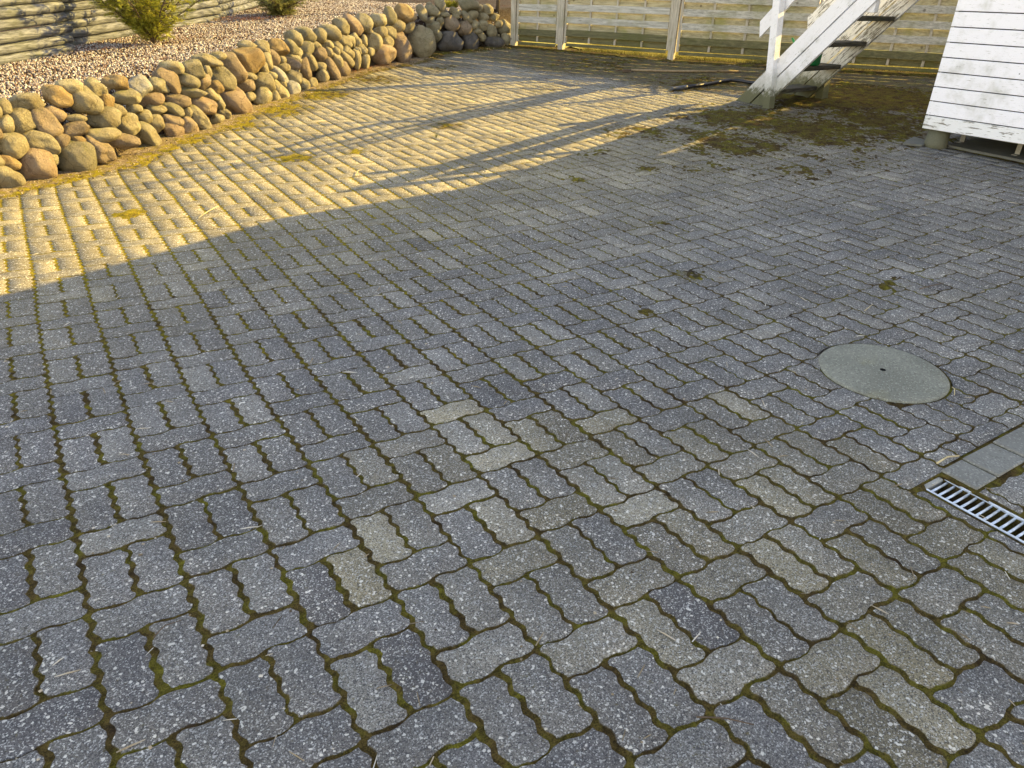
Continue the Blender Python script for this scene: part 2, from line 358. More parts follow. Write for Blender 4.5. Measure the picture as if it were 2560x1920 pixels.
def mat_conc(name, col, speck=.5, al=(.22, .21, .13)):
    m = M(name); v = m.xyz(m.voro(190)); n = m.noise(3.2, 5, .65)
    c = m.mix(m.step(n, .35, .7), tuple(q*.85 for q in col), tuple(q*1.12 for q in col)); c = m.mix(m.math('MULTIPLY', m.step(m.noise(5, 4, .7), .5, .75), .6), c, al)
    c = m.mix(m.math('MULTIPLY', m.step(v[0], .84, .92), speck), c, tuple(q*1.9 for q in col)); c = m.mix(m.math('MULTIPLY', m.step(v[1], .14, .08), speck), c, tuple(q*.45 for q in col))
    return m.out(c, .85, m.bump(m.math('ADD', v[0], m.noise(300, 2)), .35, .002), spec=.25)
MAT['cover'] = mat_conc('cover_concrete', (.205, .205, .165), .5); MAT['tile'] = mat_conc('smooth_slab', (.21, .208, .185), .45, (.19, .185, .13))
MAT['pier'] = mat_conc('pier_concrete', (.13, .13, .09), .15, (.09, .10, .04)); MAT['slab'] = mat_conc('slab_concrete', (.14, .14, .12), .2, (.17, .17, .09))
MAT['chan'] = mat_conc('channel_concrete', (.36, .35, .31), .3)
def mat_leaf(name, a, b, sc=14, tr=.25):
    m = M(name); c = m.mix(m.step(m.noise(sc, 3, .7), .3, .7), a, b); c = m.mix(m.step(m.noise(sc*9, 2), .4, .7), c, tuple(q*.6 for q in a))
    m.b.inputs['Transmission Weight'].default_value = 0
    m.b.inputs['Subsurface Weight'].default_value = 0
    tn = m.n('ShaderNodeBsdfTranslucent'); m.set(tn.inputs[0], c); mx = m.n('ShaderNodeMixShader'); mx.inputs[0].default_value = tr
    o = [x for x in m.t.nodes if x.type == 'OUTPUT_MATERIAL'][0]; m.t.links.new(m.b.outputs[0], mx.inputs[1]); m.t.links.new(tn.outputs[0], mx.inputs[2]); m.t.links.new(mx.outputs[0], o.inputs[0])
    return m.out(c, .7)
MAT['juniper'] = mat_leaf('juniper_foliage', (.30, .33, .04), (.62, .58, .08)); MAT['cypress'] = mat_leaf('cypress_foliage', (.22, .25, .06), (.52, .50, .16))
MAT['grass'] = mat_leaf('grass_blades', (.26, .24, .05), (.60, .54, .20), 8); MAT['sedum'] = mat_leaf('sedum_foliage', (.20, .19, .02), (.42, .38, .05))
MAT['weed'] = mat_leaf('weed_leaves', (.12, .13, .04), (.42, .38, .18), 30)

# ------------------------------------------------------------------ coverage maps (moss cushions, sand, stains) given as blobs on the ground
def blobs(L):
    out = []
    for px, py, rx, s in L:
        p = G(px, py); out.append((p.x, p.y, rx, s))
    return out
MOSS = blobs([(1900, 300, 1.3, .42), (2150, 240, 1.2, .62), (1700, 330, .9, .30), (1960, 370, .8, .30), (2200, 300, 1.0, .45), (1760, 210, 1.3, .34), (1500, 160, 1.2, .36), (2400, 420, .9, .16), (1850, 360, .9, .40), (2050, 330, 1.0, .46), (2250, 330, .8, .42), (1600, 330, .6, .34), (1750, 420, .5, .30), (1980, 430, .6, .30), (2150, 400, .5, .32), (1500, 380, .4, .28), (2050, 250, .8, .6), (2380, 300, .8, .5),
              (1620, 425, .16, .40), (1450, 450, .16, .38), (1720, 690, .14, .40), (1615, 780, .08, .42), (2230, 715, .2, .32), (1640, 560, .14, .35), (2460, 440, .5, .22), (2250, 520, .4, .16), (2330, 560, .35, .18),
              (800, 235, .55, .46), (940, 200, .5, .38), (700, 275, .5, .42), (460, 350, .35, .42), (600, 315, .35, .36), (350, 400, .3, .3), (1100, 170, .6, .3), (320, 535, .13, .5), (740, 395, .2, .5), (1120, 315, .22, .45),
              (1360, 225, .5, .22), (1000, 250, .5, .22), (885, 380, .14, .42), (1300, 470, .12, .3), (1860, 470, .3, .22), (1130, 250, .5, .2), (1580, 270, .6, .2)])
DARK = blobs([(1730, 685, .16, .6), (2300, 380, .6, .35), (2450, 430, .8, .3), (2100, 330, .7, .25), (1250, 125, .6, .5), (1500, 150, .5, .3), (2000, 265, .7, .5), (2230, 720, .15, .4)])
def field(x, y, B):
    r = np.zeros(np.shape(x))
    for bx, by, rad, s in B: r = np.maximum(r, s*np.exp(-((x-bx)**2+(y-by)**2)/(rad*rad)))
    return r
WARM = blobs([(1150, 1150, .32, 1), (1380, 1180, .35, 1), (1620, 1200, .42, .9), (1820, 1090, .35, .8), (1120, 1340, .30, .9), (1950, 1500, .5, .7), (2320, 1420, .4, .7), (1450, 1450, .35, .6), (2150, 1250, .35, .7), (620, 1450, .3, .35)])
def lawnish(x, y): return np.clip(fence_dist(x, y)/.1, 0, 1)
def moss_amt(x, y):
    d = -wall_dist(x, y); fr = -fence_dist(x, y)
    near = np.clip(1-d/.34, 0, 1)*.75+np.clip(1-fr/.55, 0, 1)*.55
    return np.maximum(field(x, y, MOSS), near)

# drain and manhole footprints
DX0, DX1, DY1 = 2.312, 2.432, -1.785
MHC = (2.915, -1.25); MHR = .252

# ------------------------------------------------------------------ ground, moss bed
def grid(x0, x1, y0, y1, st):
    nx = int((x1-x0)/st)+1; ny = int((y1-y0)/st)+1; X, Y = np.meshgrid(np.linspace(x0, x1, nx), np.linspace(y0, y1, ny)); X = X.ravel(); Y = Y.ravel()
    i = np.arange((nx-1)*(ny-1)); r = i//(nx-1); c_ = i % (nx-1); a = r*nx+c_; return X, Y, np.stack([a, a+1, a+nx+1, a+nx], 1)
def make_bed():
    X, Y, Q = grid(-2.6, 12.6, -4.4, 9.6, .022)
    keep = (wall_dist(X, Y) < .3) & (fence_dist(X, Y) < .35); q = keep[Q].all(1); Q = Q[q]
    used = np.unique(Q); mp = -np.ones(len(X), int); mp[used] = np.arange(len(used)); X = X[used]; Y = Y[used]; Q = mp[Q]
    ma = moss_amt(X, Y); n = .5*fbm(X*6, Y*6, 4, 3)+.32*vn(X*34, Y*34, 9)+.18*rng.random(len(X))
    lift = np.clip((ma*1.25+n*.9-.86)/.22, 0, 1)*np.clip((ma-.13)/.08, 0, 1)
    Z = zg(X, Y)-.0036+.0024*vn(X*30, Y*30, 5)+lift*(.010+.010*vn(X*22, Y*22, 12))
    hole = (X > DX0+.01) & (X < DX1-.01) & (Y < DY1-.01); Z[hole] = -.13
    hole = np.hypot(X-MHC[0], Y-MHC[1]) < MHR-.02; Z[hole] -= .02
    me = npmesh('moss_bed', np.stack([X, Y, Z], 1), quads=Q)
    d = -wall_dist(X, Y); sand = np.clip(1-d/.40, 0, 1)**.6*.66; sand = np.where(X > 5.6, sand*.5, sand)
    attr(me, 'sand', sand)
    yl = np.clip((5.4-X)/3, 0, 1)*np.clip((Y+1.2)/3.2, 0, 1); attr(me, 'yellow', .10+.48*yl)
    attr(me, 'dark', np.maximum(field(X, Y, DARK), .35*np.clip(1-(-fence_dist(X, Y))/.3, 0, 1)))
    o = link('moss_bed', me, MAT['moss'], smooth=True); tag(o, kind='structure')
make_bed()
def make_ground():
    R = [0, 2, 4, 6, 8, 10, 12, 14, 17, 20, 26, 35, 50, 80, 130, 220, 400, 700]; n = 72; V = [(3, 1, -.07)]; F = []
    for i, r in enumerate(R[1:]):
        for k in range(n):
            x = 3+r*math.cos(2*math.pi*k/n); y = 1+r*math.sin(2*math.pi*k/n); z = zgf(x, y) if r < 20 else zgf(3+20*math.cos(2*math.pi*k/n), 1+20*math.sin(2*math.pi*k/n))
            V.append((x, y, z-.16))
    for k in range(n): F.append((0, 1+k, 1+(k+1) % n))
    for i in range(len(R)-2):
        for k in range(n): a = 1+i*n; F.append((a+k, a+n+k, a+n+(k+1) % n, a+(k+1) % n))
    mb = MB().add(V, F); m = M('earth'); c = m.mix(m.noise(3, 5, .6), (.05, .055, .02), (.12, .11, .05)); o = mb.build('ground', m.out(c, .95), smooth=True); tag(o, kind='structure')
make_ground()
def make_lawn():
    X, Y, Q = grid(6.5, 16.5, -2, 13.5, .12); k = ((fence_dist(X, Y) > .1)[Q]).all(1) & ((wall_dist(X, Y) < .1) | (X > 7.9))[Q].all(1); Q = Q[k]
    Z = zg(X, Y)+.035*np.clip((fence_dist(X, Y)-.1)/.3, 0, 1)+.03*vn(X*3, Y*3, 8)
    me = npmesh('lawn', np.stack([X, Y, Z], 1), quads=Q); m = M('lawn_turf'); c = m.mix(m.noise(9, 5, .7), (.20, .20, .04), (.50, .46, .14)); o = link('lawn', me, m.out(c, .95, m.bump(m.noise(60, 3), 1, .02)), smooth=True); tag(o, kind='structure')
make_lawn()

# ------------------------------------------------------------------ paving
def make_paving():
    Wc, P = .225, .3375; rects = []
    for c in range(-14, 50):
        for k in range(-32, 12):
            y = -k*P; x = c*Wc
            if c % 2 == 0: h0 = y-P/3            # this column: flat paver just below the crossing
            else: h0 = y
            rects.append((x, x+Wc, h0, h0+P/3, 0))
            v0 = h0+P/3
            rects.append((x, x+Wc/2, v0, v0+2*P/3, 1)); rects.append((x+Wc/2, x+Wc, v0, v0+2*P/3, 1))
    R = np.array(rects); cx = (R[:, 0]+R[:, 1])/2; cy = (R[:, 2]+R[:, 3])/2
    k = (wall_dist(cx, cy) < .06) & (fence_dist(cx, cy) < -.03) & (cy > -4.3) & (cx > -2.4) & (np.hypot(cx-MHC[0], cy-MHC[1]) > MHR-.05)
    k &= ~((R[:, 0] > DX1-.02) & (R[:, 3] < -1.735) & (R[:, 2] > -1.93))
    k &= ~((cx > 7.0) & (cy < .75))
    dpt = (cx-CX)*CFW.x+(cy-CY)*CFW.y+(zg(cx, cy)-CZ)*CFW.z; pxx = 1280+CF*((cx-CX)*CR.x+(cy-CY)*CR.y+(zg(cx, cy)-CZ)*CR.z)/np.maximum(dpt, .1)
    k &= (dpt > .25) & (pxx > -1300) & (pxx < 3900)
    R = R[k]; out = []; n = len(R)
    V = []; QF = []; NF = []; tint = []; edge = []; warm = []; alg = []
    base = 0
    rr = rng.random((n, 10))
    for i in range(n):
        x0, x1, y0, y1, _ = R[i]; g = .0053
        dist = math.hypot((x0+x1)/2-CX, (y0+y1)/2-CY); near = dist < 6
        nx = max(2, int(round((x1-x0)/.1125))*(8 if near else 5)); ny = max(2, int(round((y1-y0)/.1125))*(8 if near else 5))
        gx = g*(1.15+.5*rr[i, 5]) ; gy = g*(.75+.5*rr[i, 6]); gx *= 1.25 if x0 < 2.2 else 1.0
        a, b, c_, d = x0+gx, x1-gx, y0+gy, y1-gy
        xs = np.linspace(a, b, nx+1); ys = np.linspace(c_, d, ny+1)
        per = np.concatenate([np.stack([xs[:-1], np.full(nx, c_)], 1), np.stack([np.full(ny, b), ys[:-1]], 1), np.stack([xs[:0:-1], np.full(nx, d)], 1), np.stack([np.full(ny, a), ys[:0:-1]], 1)])
        N = len(per); ctr = np.array([(x0+x1)/2, (y0+y1)/2])
        nrm = np.zeros((N, 2)); nrm[:nx, 1] = -1; nrm[nx:nx+ny, 0] = 1; nrm[nx+ny:2*nx+ny, 1] = 1; nrm[2*nx+ny:, 0] = -1
        for q in (0, nx, nx+ny, 2*nx+ny): nrm[q] = (nrm[q]+nrm[q-1])*.7; per[q] -= nrm[q]*.004
        ji = (fbm(per[:, 0]*150+rr[i, 0]*9, per[:, 1]*150, 2, 21)-.5)*.0045+(vn(per[:, 0]*60, per[:, 1]*60+rr[i, 1]*30, 4)-.5)*.003
        per = per+nrm*ji[:, None]
        top = per; sk = per+nrm*.0035
        ang = (rr[i, 2]-.5)*.022; R2 = np.array([[math.cos(ang), -math.sin(ang)], [math.sin(ang), math.cos(ang)]])
        off = (rr[i, 3:5]-.5)*.0035; tl = (rr[i, 7:9]-.5)*.009; hz = (rr[i, 9]-.5)*.002
        
        rings = []
        for ring, dz in ((top, 0.0), (sk, -.0036), (sk, -.05)):
            q = (ring-ctr)@R2.T; z = q@tl+hz+dz; q = q+ctr+off
            wx = .0052*np.clip(1.5*np.sin(2*math.pi*(q[:, 1])/.05625), -1, 1); wy = .0046*np.clip(1.4*np.sin(2*math.pi*(q[:, 0])/.1125+.6), -1, 1)
            lx = (vn(q[:, 0]*1.1, q[:, 1]*1.1, 31)-.5)*.028; ly = (vn(q[:, 0]*1.1+50, q[:, 1]*1.1, 33)-.5)*.028
            q = q+np.stack([wx+lx, wy+ly], 1)
            e = q-np.array(MHC); rd = np.hypot(e[:, 0], e[:, 1]); m_ = rd < MHR+.008; q[m_] = np.array(MHC)+e[m_]/rd[m_][:, None]*(MHR+.008)
            if ctr[1] < DY1+.12:
                inn = (q[:, 1] < DY1+.006) & (q[:, 0] > DX0-.014) & (ctr[0] < DX0+.055); q[inn, 0] = np.minimum(q[inn, 0], DX0-.014)
                if x0 > DX0+.03: q[:, 0] = np.maximum(q[:, 0], DX1+.014)
                if DX0 < ctr[0] and ctr[1] > DY1-.02 and ctr[0] < DX1+.03: q[:, 1] = np.maximum(q[:, 1], DY1+.012)
            if x0 > DX0+.03 and -2.2 < ctr[1] < -1.5:
                if ctr[1] > -1.83: q[:, 1] = np.maximum(q[:, 1], -1.757)
                else: q[:, 1] = np.minimum(q[:, 1], -1.899)
            rings.append(np.stack([q[:, 0], q[:, 1], zg(q[:, 0], q[:, 1])+z], 1))
        V.append(rings[0]); V.append(rings[1]); V.append(rings[2])
        j = np.arange(N); j2 = (j+1) % N
        QF.append(np.stack([base+j, base+N+j, base+N+j2, base+j2], 1)); QF.append(np.stack([base+N+j, base+2*N+j, base+2*N+j2, base+N+j2], 1))
        NF.append(base+np.arange(N)); base += 3*N
        cxx, cyy = ctr
        t = .38+.24*(rr[i, 0]-.5)*1.6
        if rr[i, 6] > .93: t += .25
        if rr[i, 6] < .05: t -= .3
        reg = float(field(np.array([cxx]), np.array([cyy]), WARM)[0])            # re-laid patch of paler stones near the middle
        wm = .12*rr[i, 3]+.85*min(1, max(0, (7.5-cxx)/3))*min(1, max(0, (cyy-.1)/2.0))  # golden sunlight painted into pavers of the sunny area, with thin algae yellow
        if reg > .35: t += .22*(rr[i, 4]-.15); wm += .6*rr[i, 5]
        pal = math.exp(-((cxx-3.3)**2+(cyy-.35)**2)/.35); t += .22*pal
        if cyy > 1.2: t += .06
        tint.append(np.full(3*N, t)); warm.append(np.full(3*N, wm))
        edge.append(np.concatenate([np.full(N, .34), np.full(2*N, 1.)])); alg.append(np.full(3*N, 0.))
    V = np.concatenate(V); Q = np.concatenate(QF)
    nd = {}
    me = npmesh('paving', V, quads=Q, polys=NF)
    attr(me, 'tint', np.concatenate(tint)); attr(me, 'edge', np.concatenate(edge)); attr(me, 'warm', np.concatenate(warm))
    ma = moss_amt(V[:, 0], V[:, 1]); fr = -fence_dist(V[:, 0], V[:, 1]); fa = .38*np.clip((2.6-fr)/1.2, 0, 1)+.12*np.clip((V[:, 1]-2)/2, 0, 1); attr(me, 'algae', np.clip(.10+ma*1.35+fa, 0, .78))
    o = link('paving', me, MAT['paver']); tag(o, kind='structure')
make_paving()
# smooth rectangular slabs beside the drain
mb = MB(); xx = DX1+.016
for wd in (.132, .195, .205, .20, .21, .2):
    for (yc, hy) in ((-1.828, .064),):
        c_ = (xx+wd/2, yc, zgf(xx+wd/2, yc)-.021+.001*random.random()); mb.box(c_, (wd/2-.003, 0, random.uniform(-.001, .001)), (0, hy-.004, 0), (0, 0, .024), .004)
    xx += wd
tag(mb.build('edging_slabs', MAT['tile']), kind='structure')

# ------------------------------------------------------------------ manhole cover
mh = empty('manhole_cover', (MHC[0], MHC[1], 0), 'round olive grey concrete cover set among the pavers', 'manhole cover')
V = []; F = []; n = 96; zc = zgf(*MHC)
prof = [(.012, .0088), (.06, .0086), (.15, .0075), (.235, .0055), (.2465, .004), (.250, 0.0), (.250, -.05)]
for (r, z) in prof:
    for k in range(n):
        a = 2*math.pi*k/n; x = MHC[0]+r*math.cos(a)*(1+.002*math.sin(7*a)); y = MHC[1]+r*math.sin(a); V.append((x, y, zgf(x, y)+z))
for i in range(len(prof)-1):
    for k in range(n): F.append((i*n+k, (i+1)*n+k, (i+1)*n+(k+1) % n, i*n+(k+1) % n))
MB().add(V, F).build('disc', MAT['cover'], mh, smooth=True)
mb = MB(); V = []; F = []; ho = [(.0122, .0085), (.0115, -.02), (.0, -.021)]
for (r, z) in ho:
    for k in range(16): a = 2*math.pi*k/16; V.append((MHC[0]+r*math.cos(a), MHC[1]+r*math.sin(a), zc+z))
for i in range(2):
    for k in range(16): F.append((i*16+k, (i+1)*16+k, (i+1)*16+(k+1) % 16, i*16+(k+1) % 16))
mb.add(V, F).build('lifting_hole', MAT['dark'], mh)

# ------------------------------------------------------------------ drain
dr = empty('drain_channel', (2.372, -1.8, 0), 'galvanised ladder grating over a narrow drain channel between the pavers', 'drain')
DL = -3.6
mb = MB(); zt = .006
for x in (DX0-.0055, DX1+.0055): mb.box((x, (DY1+DL)/2, -.06), (.0062, 0, 0), (0, (DY1-DL)/2, 0), (0, 0, .062), .002)
mb.box(((DX0+DX1)/2, (DY1+DL)/2, -.125), (.055, 0, 0), (0, (DY1-DL)/2, 0), (0, 0, .004))
mb.build('channel', MAT['dark'], dr)
MB().box(((DX0+DX1)/2, DY1+.0, -.045), (.062, 0, 0), (0, .012, 0), (0, 0, .049), .003).build('end_wall', MAT['chan'], dr)
mb = MB()
for x in (DX0+.006, DX1-.006): mb.box((x, (DY1-.014+DL)/2, -.002), (.0042, 0, 0), (0, (DY1-.014-DL)/2, 0), (0, 0, .009), .0015)
mb.build('side_rail', MAT['zinc'], dr)
y = DY1-.026
while y > -3.2:
    b_ = MB().tube([(DX0+.009, y, -.002), ((DX0+DX1)/2, y, -.0035), (DX1-.009, y, -.002)], .0042, 8).build('rung', MAT['zinc'], dr, smooth=True); y -= .0235

# ------------------------------------------------------------------ boulder wall
def onface(px, py, lean=.35):
    d = ray(px, py); best = None
    for i in range(len(BL)-1):
        A, B = BL[i], BL[i+1]; e = Vector((B.x-A.x, B.y-A.y, 0)); L = e.length; e /= L; bk = Vector((-e.y, e.x, 0)); u = bk*lean+Vector((0, 0, 1)); nn = e.cross(u)
        t = (A-CO).dot(nn)/d.dot(nn); P = CO+d*t; s = (P-A).dot(e)/L; pen = max(0, -s, s-1)
        if t > 0 and (best is None or pen < best[0]-1e-6): best = (pen, P, t)
    return best[1], best[2]
A_ = [(30, 258, 47, 60, 0, 'y'), (187, 222, 113, 58, -5, 'y'), (430, 182, 98, 75, 10, 'o'), (40, 390, 57, 72, 10, 'y'), (153, 373, 105, 98, 20, 'y'), (335, 378, 118, 92, 40, 't'), (395, 300, 85, 50, 20, 'p'), (515, 110, 88, 55, 5, 'y'),
      (640, 220, 112, 98, 35, 'y'), (710, 125, 82, 60, 45, 'y'), (790, 225, 50, 65, 25, 'o'), (858, 75, 87, 52, 10, 'o'), (785, 355, 118, 85, -10, 'y'), (870, 290, 65, 55, 0, 'y'), (560, 342, 75, 28, 5, 't'), (560, 425, 95, 52, -12, 't'),
      (770, 470, 120, 52, -5, 'y'), (90, 550, 103, 92, 5, 'y'), (300, 525, 130, 80, 25, 'y'), (460, 520, 50, 70, 20, 't'), (585, 515, 65, 42, 35, 'o'), (62, 680, 78, 58, 25, 'o'), (265, 700, 130, 128, 0, 'p'), (390, 650, 42, 50, 0, 'p'),
      (560, 635, 135, 120, 10, 'g'), (735, 590, 115, 85, 30, 't'), (55, 800, 110, 92, 20, 'y'), (-90, 640, 95, 110, 0, 'y'), (-110, 440, 100, 80, 0, 't'), (-120, 830, 90, 80, 0, 'p'), (-100, 280, 90, 65, 0, 'y')]
B_ = [(425, 378, 120, 112, 20, 'w'), (610, 375, 112, 80, 15, 'g'), (750, 190, 112, 60, 5, 'y'), (715, 325, 142, 102, 50, 't'), (960, 205, 115, 90, 10, 'g'), (1105, 125, 142, 60, 14, 'y'), (900, 322, 125, 62, 22, 'g'), (1060, 335, 70, 85, 30, 't'),
      (1110, 240, 38, 60, 0, 'w'), (955, 440, 140, 52, 5, 'g'), (290, 480, 140, 78, 5, 'g'), (550, 515, 120, 60, -10, 'p'), (380, 595, 70, 55, -15, 'p'), (800, 520, 130, 62, 15, 't'), (600, 605, 95, 55, 5, 'y'), (760, 608, 110, 65, 25, 'g'),
      (1055, 565, 135, 76, 12, 'p'), (905, 645, 50, 58, 20, 'y'), (1025, 695, 140, 65, 55, 'y'), (475, 690, 78, 68, -10, 'y'), (320, 760, 105, 108, 0, 'y'), (590, 750, 92, 78, -50, 'y'), (755, 720, 105, 58, 20, 't'), (920, 785, 82, 98, -15, 't'),
      (770, 835, 98, 88, 20, 'p'), (510, 865, 155, 100, 38, 'y'), (270, 925, 150, 75, 10, 't'), (1200, 708, 75, 52, -5, 'g'), (1190, 390, 75, 68, 20, 'o'), (1140, 465, 75, 60, 25, 'g'), (1225, 545, 50, 82, -5, 'w')]
C_ = [(255, 315, 80, 38, 0, 'w'), (400, 440, 145, 100, 60, 't'), (545, 365, 165, 130, 10, 'o'), (305, 540, 138, 98, 38, 'g'), (545, 215, 95, 50, 5, 'w'), (700, 225, 82, 62, 20, 'y'), (855, 240, 105, 85, 15, 'o'), (1000, 145, 95, 78, 25, 'g'),
      (980, 245, 88, 68, 60, 'g'), (1042, 292, 56, 55, 0, 'y'), (1120, 105, 110, 70, 20, 'g'), (1135, 240, 75, 65, 0, 'g'), (1225, 210, 62, 38, 15, 'w'), (735, 375, 85, 62, 80, 'y'), (800, 335, 75, 66, 70, 't'), (715, 430, 38, 65, -5, 'y'),
      (890, 360, 45, 40, 0, 'w'), (1010, 345, 75, 45, 5, 'p'), (990, 400, 85, 60, 25, 't'), (905, 430, 70, 42, 0, 'y'), (1010, 440, 65, 50, 25, 'y'), (860, 500, 105, 50, 45, 'w'), (1000, 530, 95, 66, 20, 'y'), (785, 515, 58, 42, 10, 'g'),
      (565, 515, 75, 38, 20, 't'), (525, 610, 92, 62, -5, 't'), (705, 585, 112, 95, 0, 'y'), (430, 785, 152, 148, 0, 'p'), (570, 715, 60, 45, 0, 't'), (700, 732, 98, 88, -35, 'g'), (860, 660, 118, 72, 60, 'y'), (820, 725, 55, 62, 0, 'd'),
      (900, 605, 38, 45, 0, 't'), (990, 645, 80, 76, 20, 'w'), (1105, 608, 64, 65, 10, 'y'), (1195, 588, 52, 52, 0, 't'), (1120, 450, 55, 102, -10, 't'), (1165, 375, 92, 62, 60, 'y'), (330, 885, 62, 40, 25, 'y')]
D_ = [(305, 348, 74, 68, 15, 'y'), (415, 320, 112, 70, 10, 'y'), (390, 445, 64, 44, 5, 'p'), (475, 450, 72, 45, 40, 'g'), (525, 255, 88, 72, 15, 'y'), (640, 245, 112, 66, 35, 'p'), (755, 225, 95, 76, 45, 'g'), (895, 205, 84, 72, 20, 'y'),
      (1005, 155, 72, 80, 0, 'g'), (1165, 140, 112, 85, 10, 'o'), (1090, 258, 72, 60, 5, 'p'), (1205, 278, 68, 42, -35, 't'), (315, 545, 72, 72, -10, 't'), (400, 520, 48, 50, 0, 'p'), (470, 500, 50, 36, 20, 'y'), (560, 420, 78, 62, 10, 'y'),
      (620, 405, 66, 50, 60, 'g'), (655, 360, 48, 36, 20, 'g'), (695, 425, 38, 48, 0, 'y'), (754, 405, 34, 56, 0, 't'), (810, 318, 36, 30, 0, 'p'), (915, 320, 72, 54, 5, 'g'), (1015, 325, 66, 58, 20, 'g'), (858, 415, 80, 80, 0, 'y'),
      (985, 415, 64, 60, 10, 't'), (740, 495, 50, 54, 0, 't'), (815, 515, 46, 42, -30, 't'), (945, 548, 120, 98, 10, 'p'), (1130, 470, 88, 148, -12, 'p'), (590, 517, 76, 46, 42, 't'), (490, 600, 78, 52, 65, 'y'), (575, 583, 94, 46, 45, 'w'),
      (425, 685, 128, 62, 62, 't'), (545, 695, 72, 82, 15, 't'), (680, 595, 48, 98, 0, 't'), (765, 618, 50, 72, 0, 'y'), (685, 505, 44, 38, 0, 'y'), (315, 665, 64, 44, 0, 'y'), (345, 760, 62, 66, 20, 't'), (380, 735, 28, 38, 0, 't')]
E_ = [(145, 130, 82, 48, 60, 'g'), (240, 105, 78, 52, 35, 'y'), (320, 48, 85, 50, 60, 'w'), (355, 145, 58, 28, 0, 'y'), (430, 240, 82, 80, 0, 't'), (560, 285, 74, 72, 0, 't'), (255, 265, 70, 46, -5, 't'), (225, 210, 54, 36, -35, 'd'),
      (320, 215, 40, 46, 0, 't'), (290, 352, 52, 62, 0, 'd'), (130, 425, 142, 150, 0, 'y'), (415, 422, 130, 106, 5, 'd'), (620, 412, 84, 86, 0, 'd'), (580, 170, 72, 36, 45, 'g'), (640, 150, 56, 44, 10, 'd'), (600, 55, 112, 62, 10, 'g'),
      (782, 95, 66, 50, 0, 't'), (745, 170, 56, 38, 0, 't'), (850, 170, 56, 36, -5, 't'), (660, 245, 52, 44, 0, 't'), (740, 250, 52, 52, 0, 't'), (825, 300, 55, 72, -20, 'g'), (685, 315, 56, 30, 0, 'd'), (955, 270, 70, 70, 0, 'g'),
      (735, 367, 42, 44, 0, 't'), (850, 427, 112, 62, 5, 'd'), (975, 398, 52, 66, -10, 't'), (1035, 368, 52, 62, 0, 't'), (885, 360, 30, 20, 0, 't'), (900, 240, 40, 34, 0, 'd'), (470, 120, 60, 34, 30, 'd'), (700, 90, 40, 40, 0, 'd'), (470,170,40,30,0,'t')]
STN = []
for L_, ox, oy, k_ in ((A_, 0, 180, 2.975), (B_, 240, 120, 3.966), (C_, 480, 60, 3.966), (D_, 720, 0, 3.966), (E_, 1020, 0, 3.969)):
    for (x, y, a, b, an, c_) in L_: STN.append((ox+x/k_, oy+y/k_, a/k_, b/k_, an, c_))
bm = bmesh.new(); bmesh.ops.create_icosphere(bm, subdivisions=4, radius=1); ICO4 = (np.array([v.co[:] for v in bm.verts]), [tuple(v.index for v in f.verts) for f in bm.faces]); bm.free()
bm = bmesh.new(); bmesh.ops.create_icosphere(bm, subdivisions=3, radius=1); ICO3 = (np.array([v.co[:] for v in bm.verts]), [tuple(v.index for v in f.verts) for f in bm.faces]); bm.free()
def stone_verts(seed, fl=.12, ico=ICO3):
    D = ico[0]; rs = np.random.default_rng(seed); r = np.ones(len(D))
    for k in range(rs.integers(4, 11)):
        nn = rs.normal(size=3); nn /= np.linalg.norm(nn); dd = rs.uniform(.66, .9); dot = np.maximum(D@nn, 1e-3); lim = dd/dot; r = -np.log(np.exp(-26*r)+np.exp(-26*np.minimum(lim, 3)))/26
    r = r*(1+fl*2*(vn3(D*1.3+10, seed*3+1)-.5)+.09*(vn3(D*3.2+20, seed+5)-.5)+.045*(vn3(D*7+30, seed+9)-.5)); V = D*r[:, None]
    mx = V.max(0); mn = V.min(0); return (V-(mx+mn)/2)/((mx-mn)/2)
def make_stones():
    wall = empty('boulder_wall', tuple(BL[4]), 'dry stacked wall of rounded tan and grey boulders along the gravel bed', 'stone wall')
    order = sorted(range(len(STN)), key=lambda i: -STN[i][2]*STN[i][3]); big = set(order[:99]); rest = MB()
    for i, (px, py, a, b, an, c_) in enumerate(STN):
        P, t = onface(px, py); sc = t/CF; a_, b_ = a*sc*1.06, b*sc*1.06; dep = (a_*b_)**.5*.95
        f = ray(px, py).normalized(); r = f.cross(Vector((0, 0, 1))).normalized(); u = r.cross(f)
        th = math.radians(-an); ax = r*math.cos(th)+u*math.sin(th); ay = u*math.cos(th)-r*math.sin(th)
        V = stone_verts(100+i, .14, ICO4 if a*b > 500 else ICO3); Fc = ICO4[1] if a*b > 500 else ICO3[1]
        ctr = P+f*(dep*.30); B = np.array([[*(ax*a_)], [*(ay*b_)], [*(f*dep)]])
        W = V@B
        if i in big:
            me = bpy.data.meshes.new('boulder'); me.from_pydata([tuple(p) for p in W], [], Fc); o = link('boulder', me, MAT[c_], None, True)
            o.parent = wall; o.location = ctr-wall.location
        else: rest.add([Vector(p)+ctr for p in W], Fc)
    o = rest.build('small_boulders', MAT['y'], wall, True, recalc=False); o['kind'] = 'stuff'
make_stones()

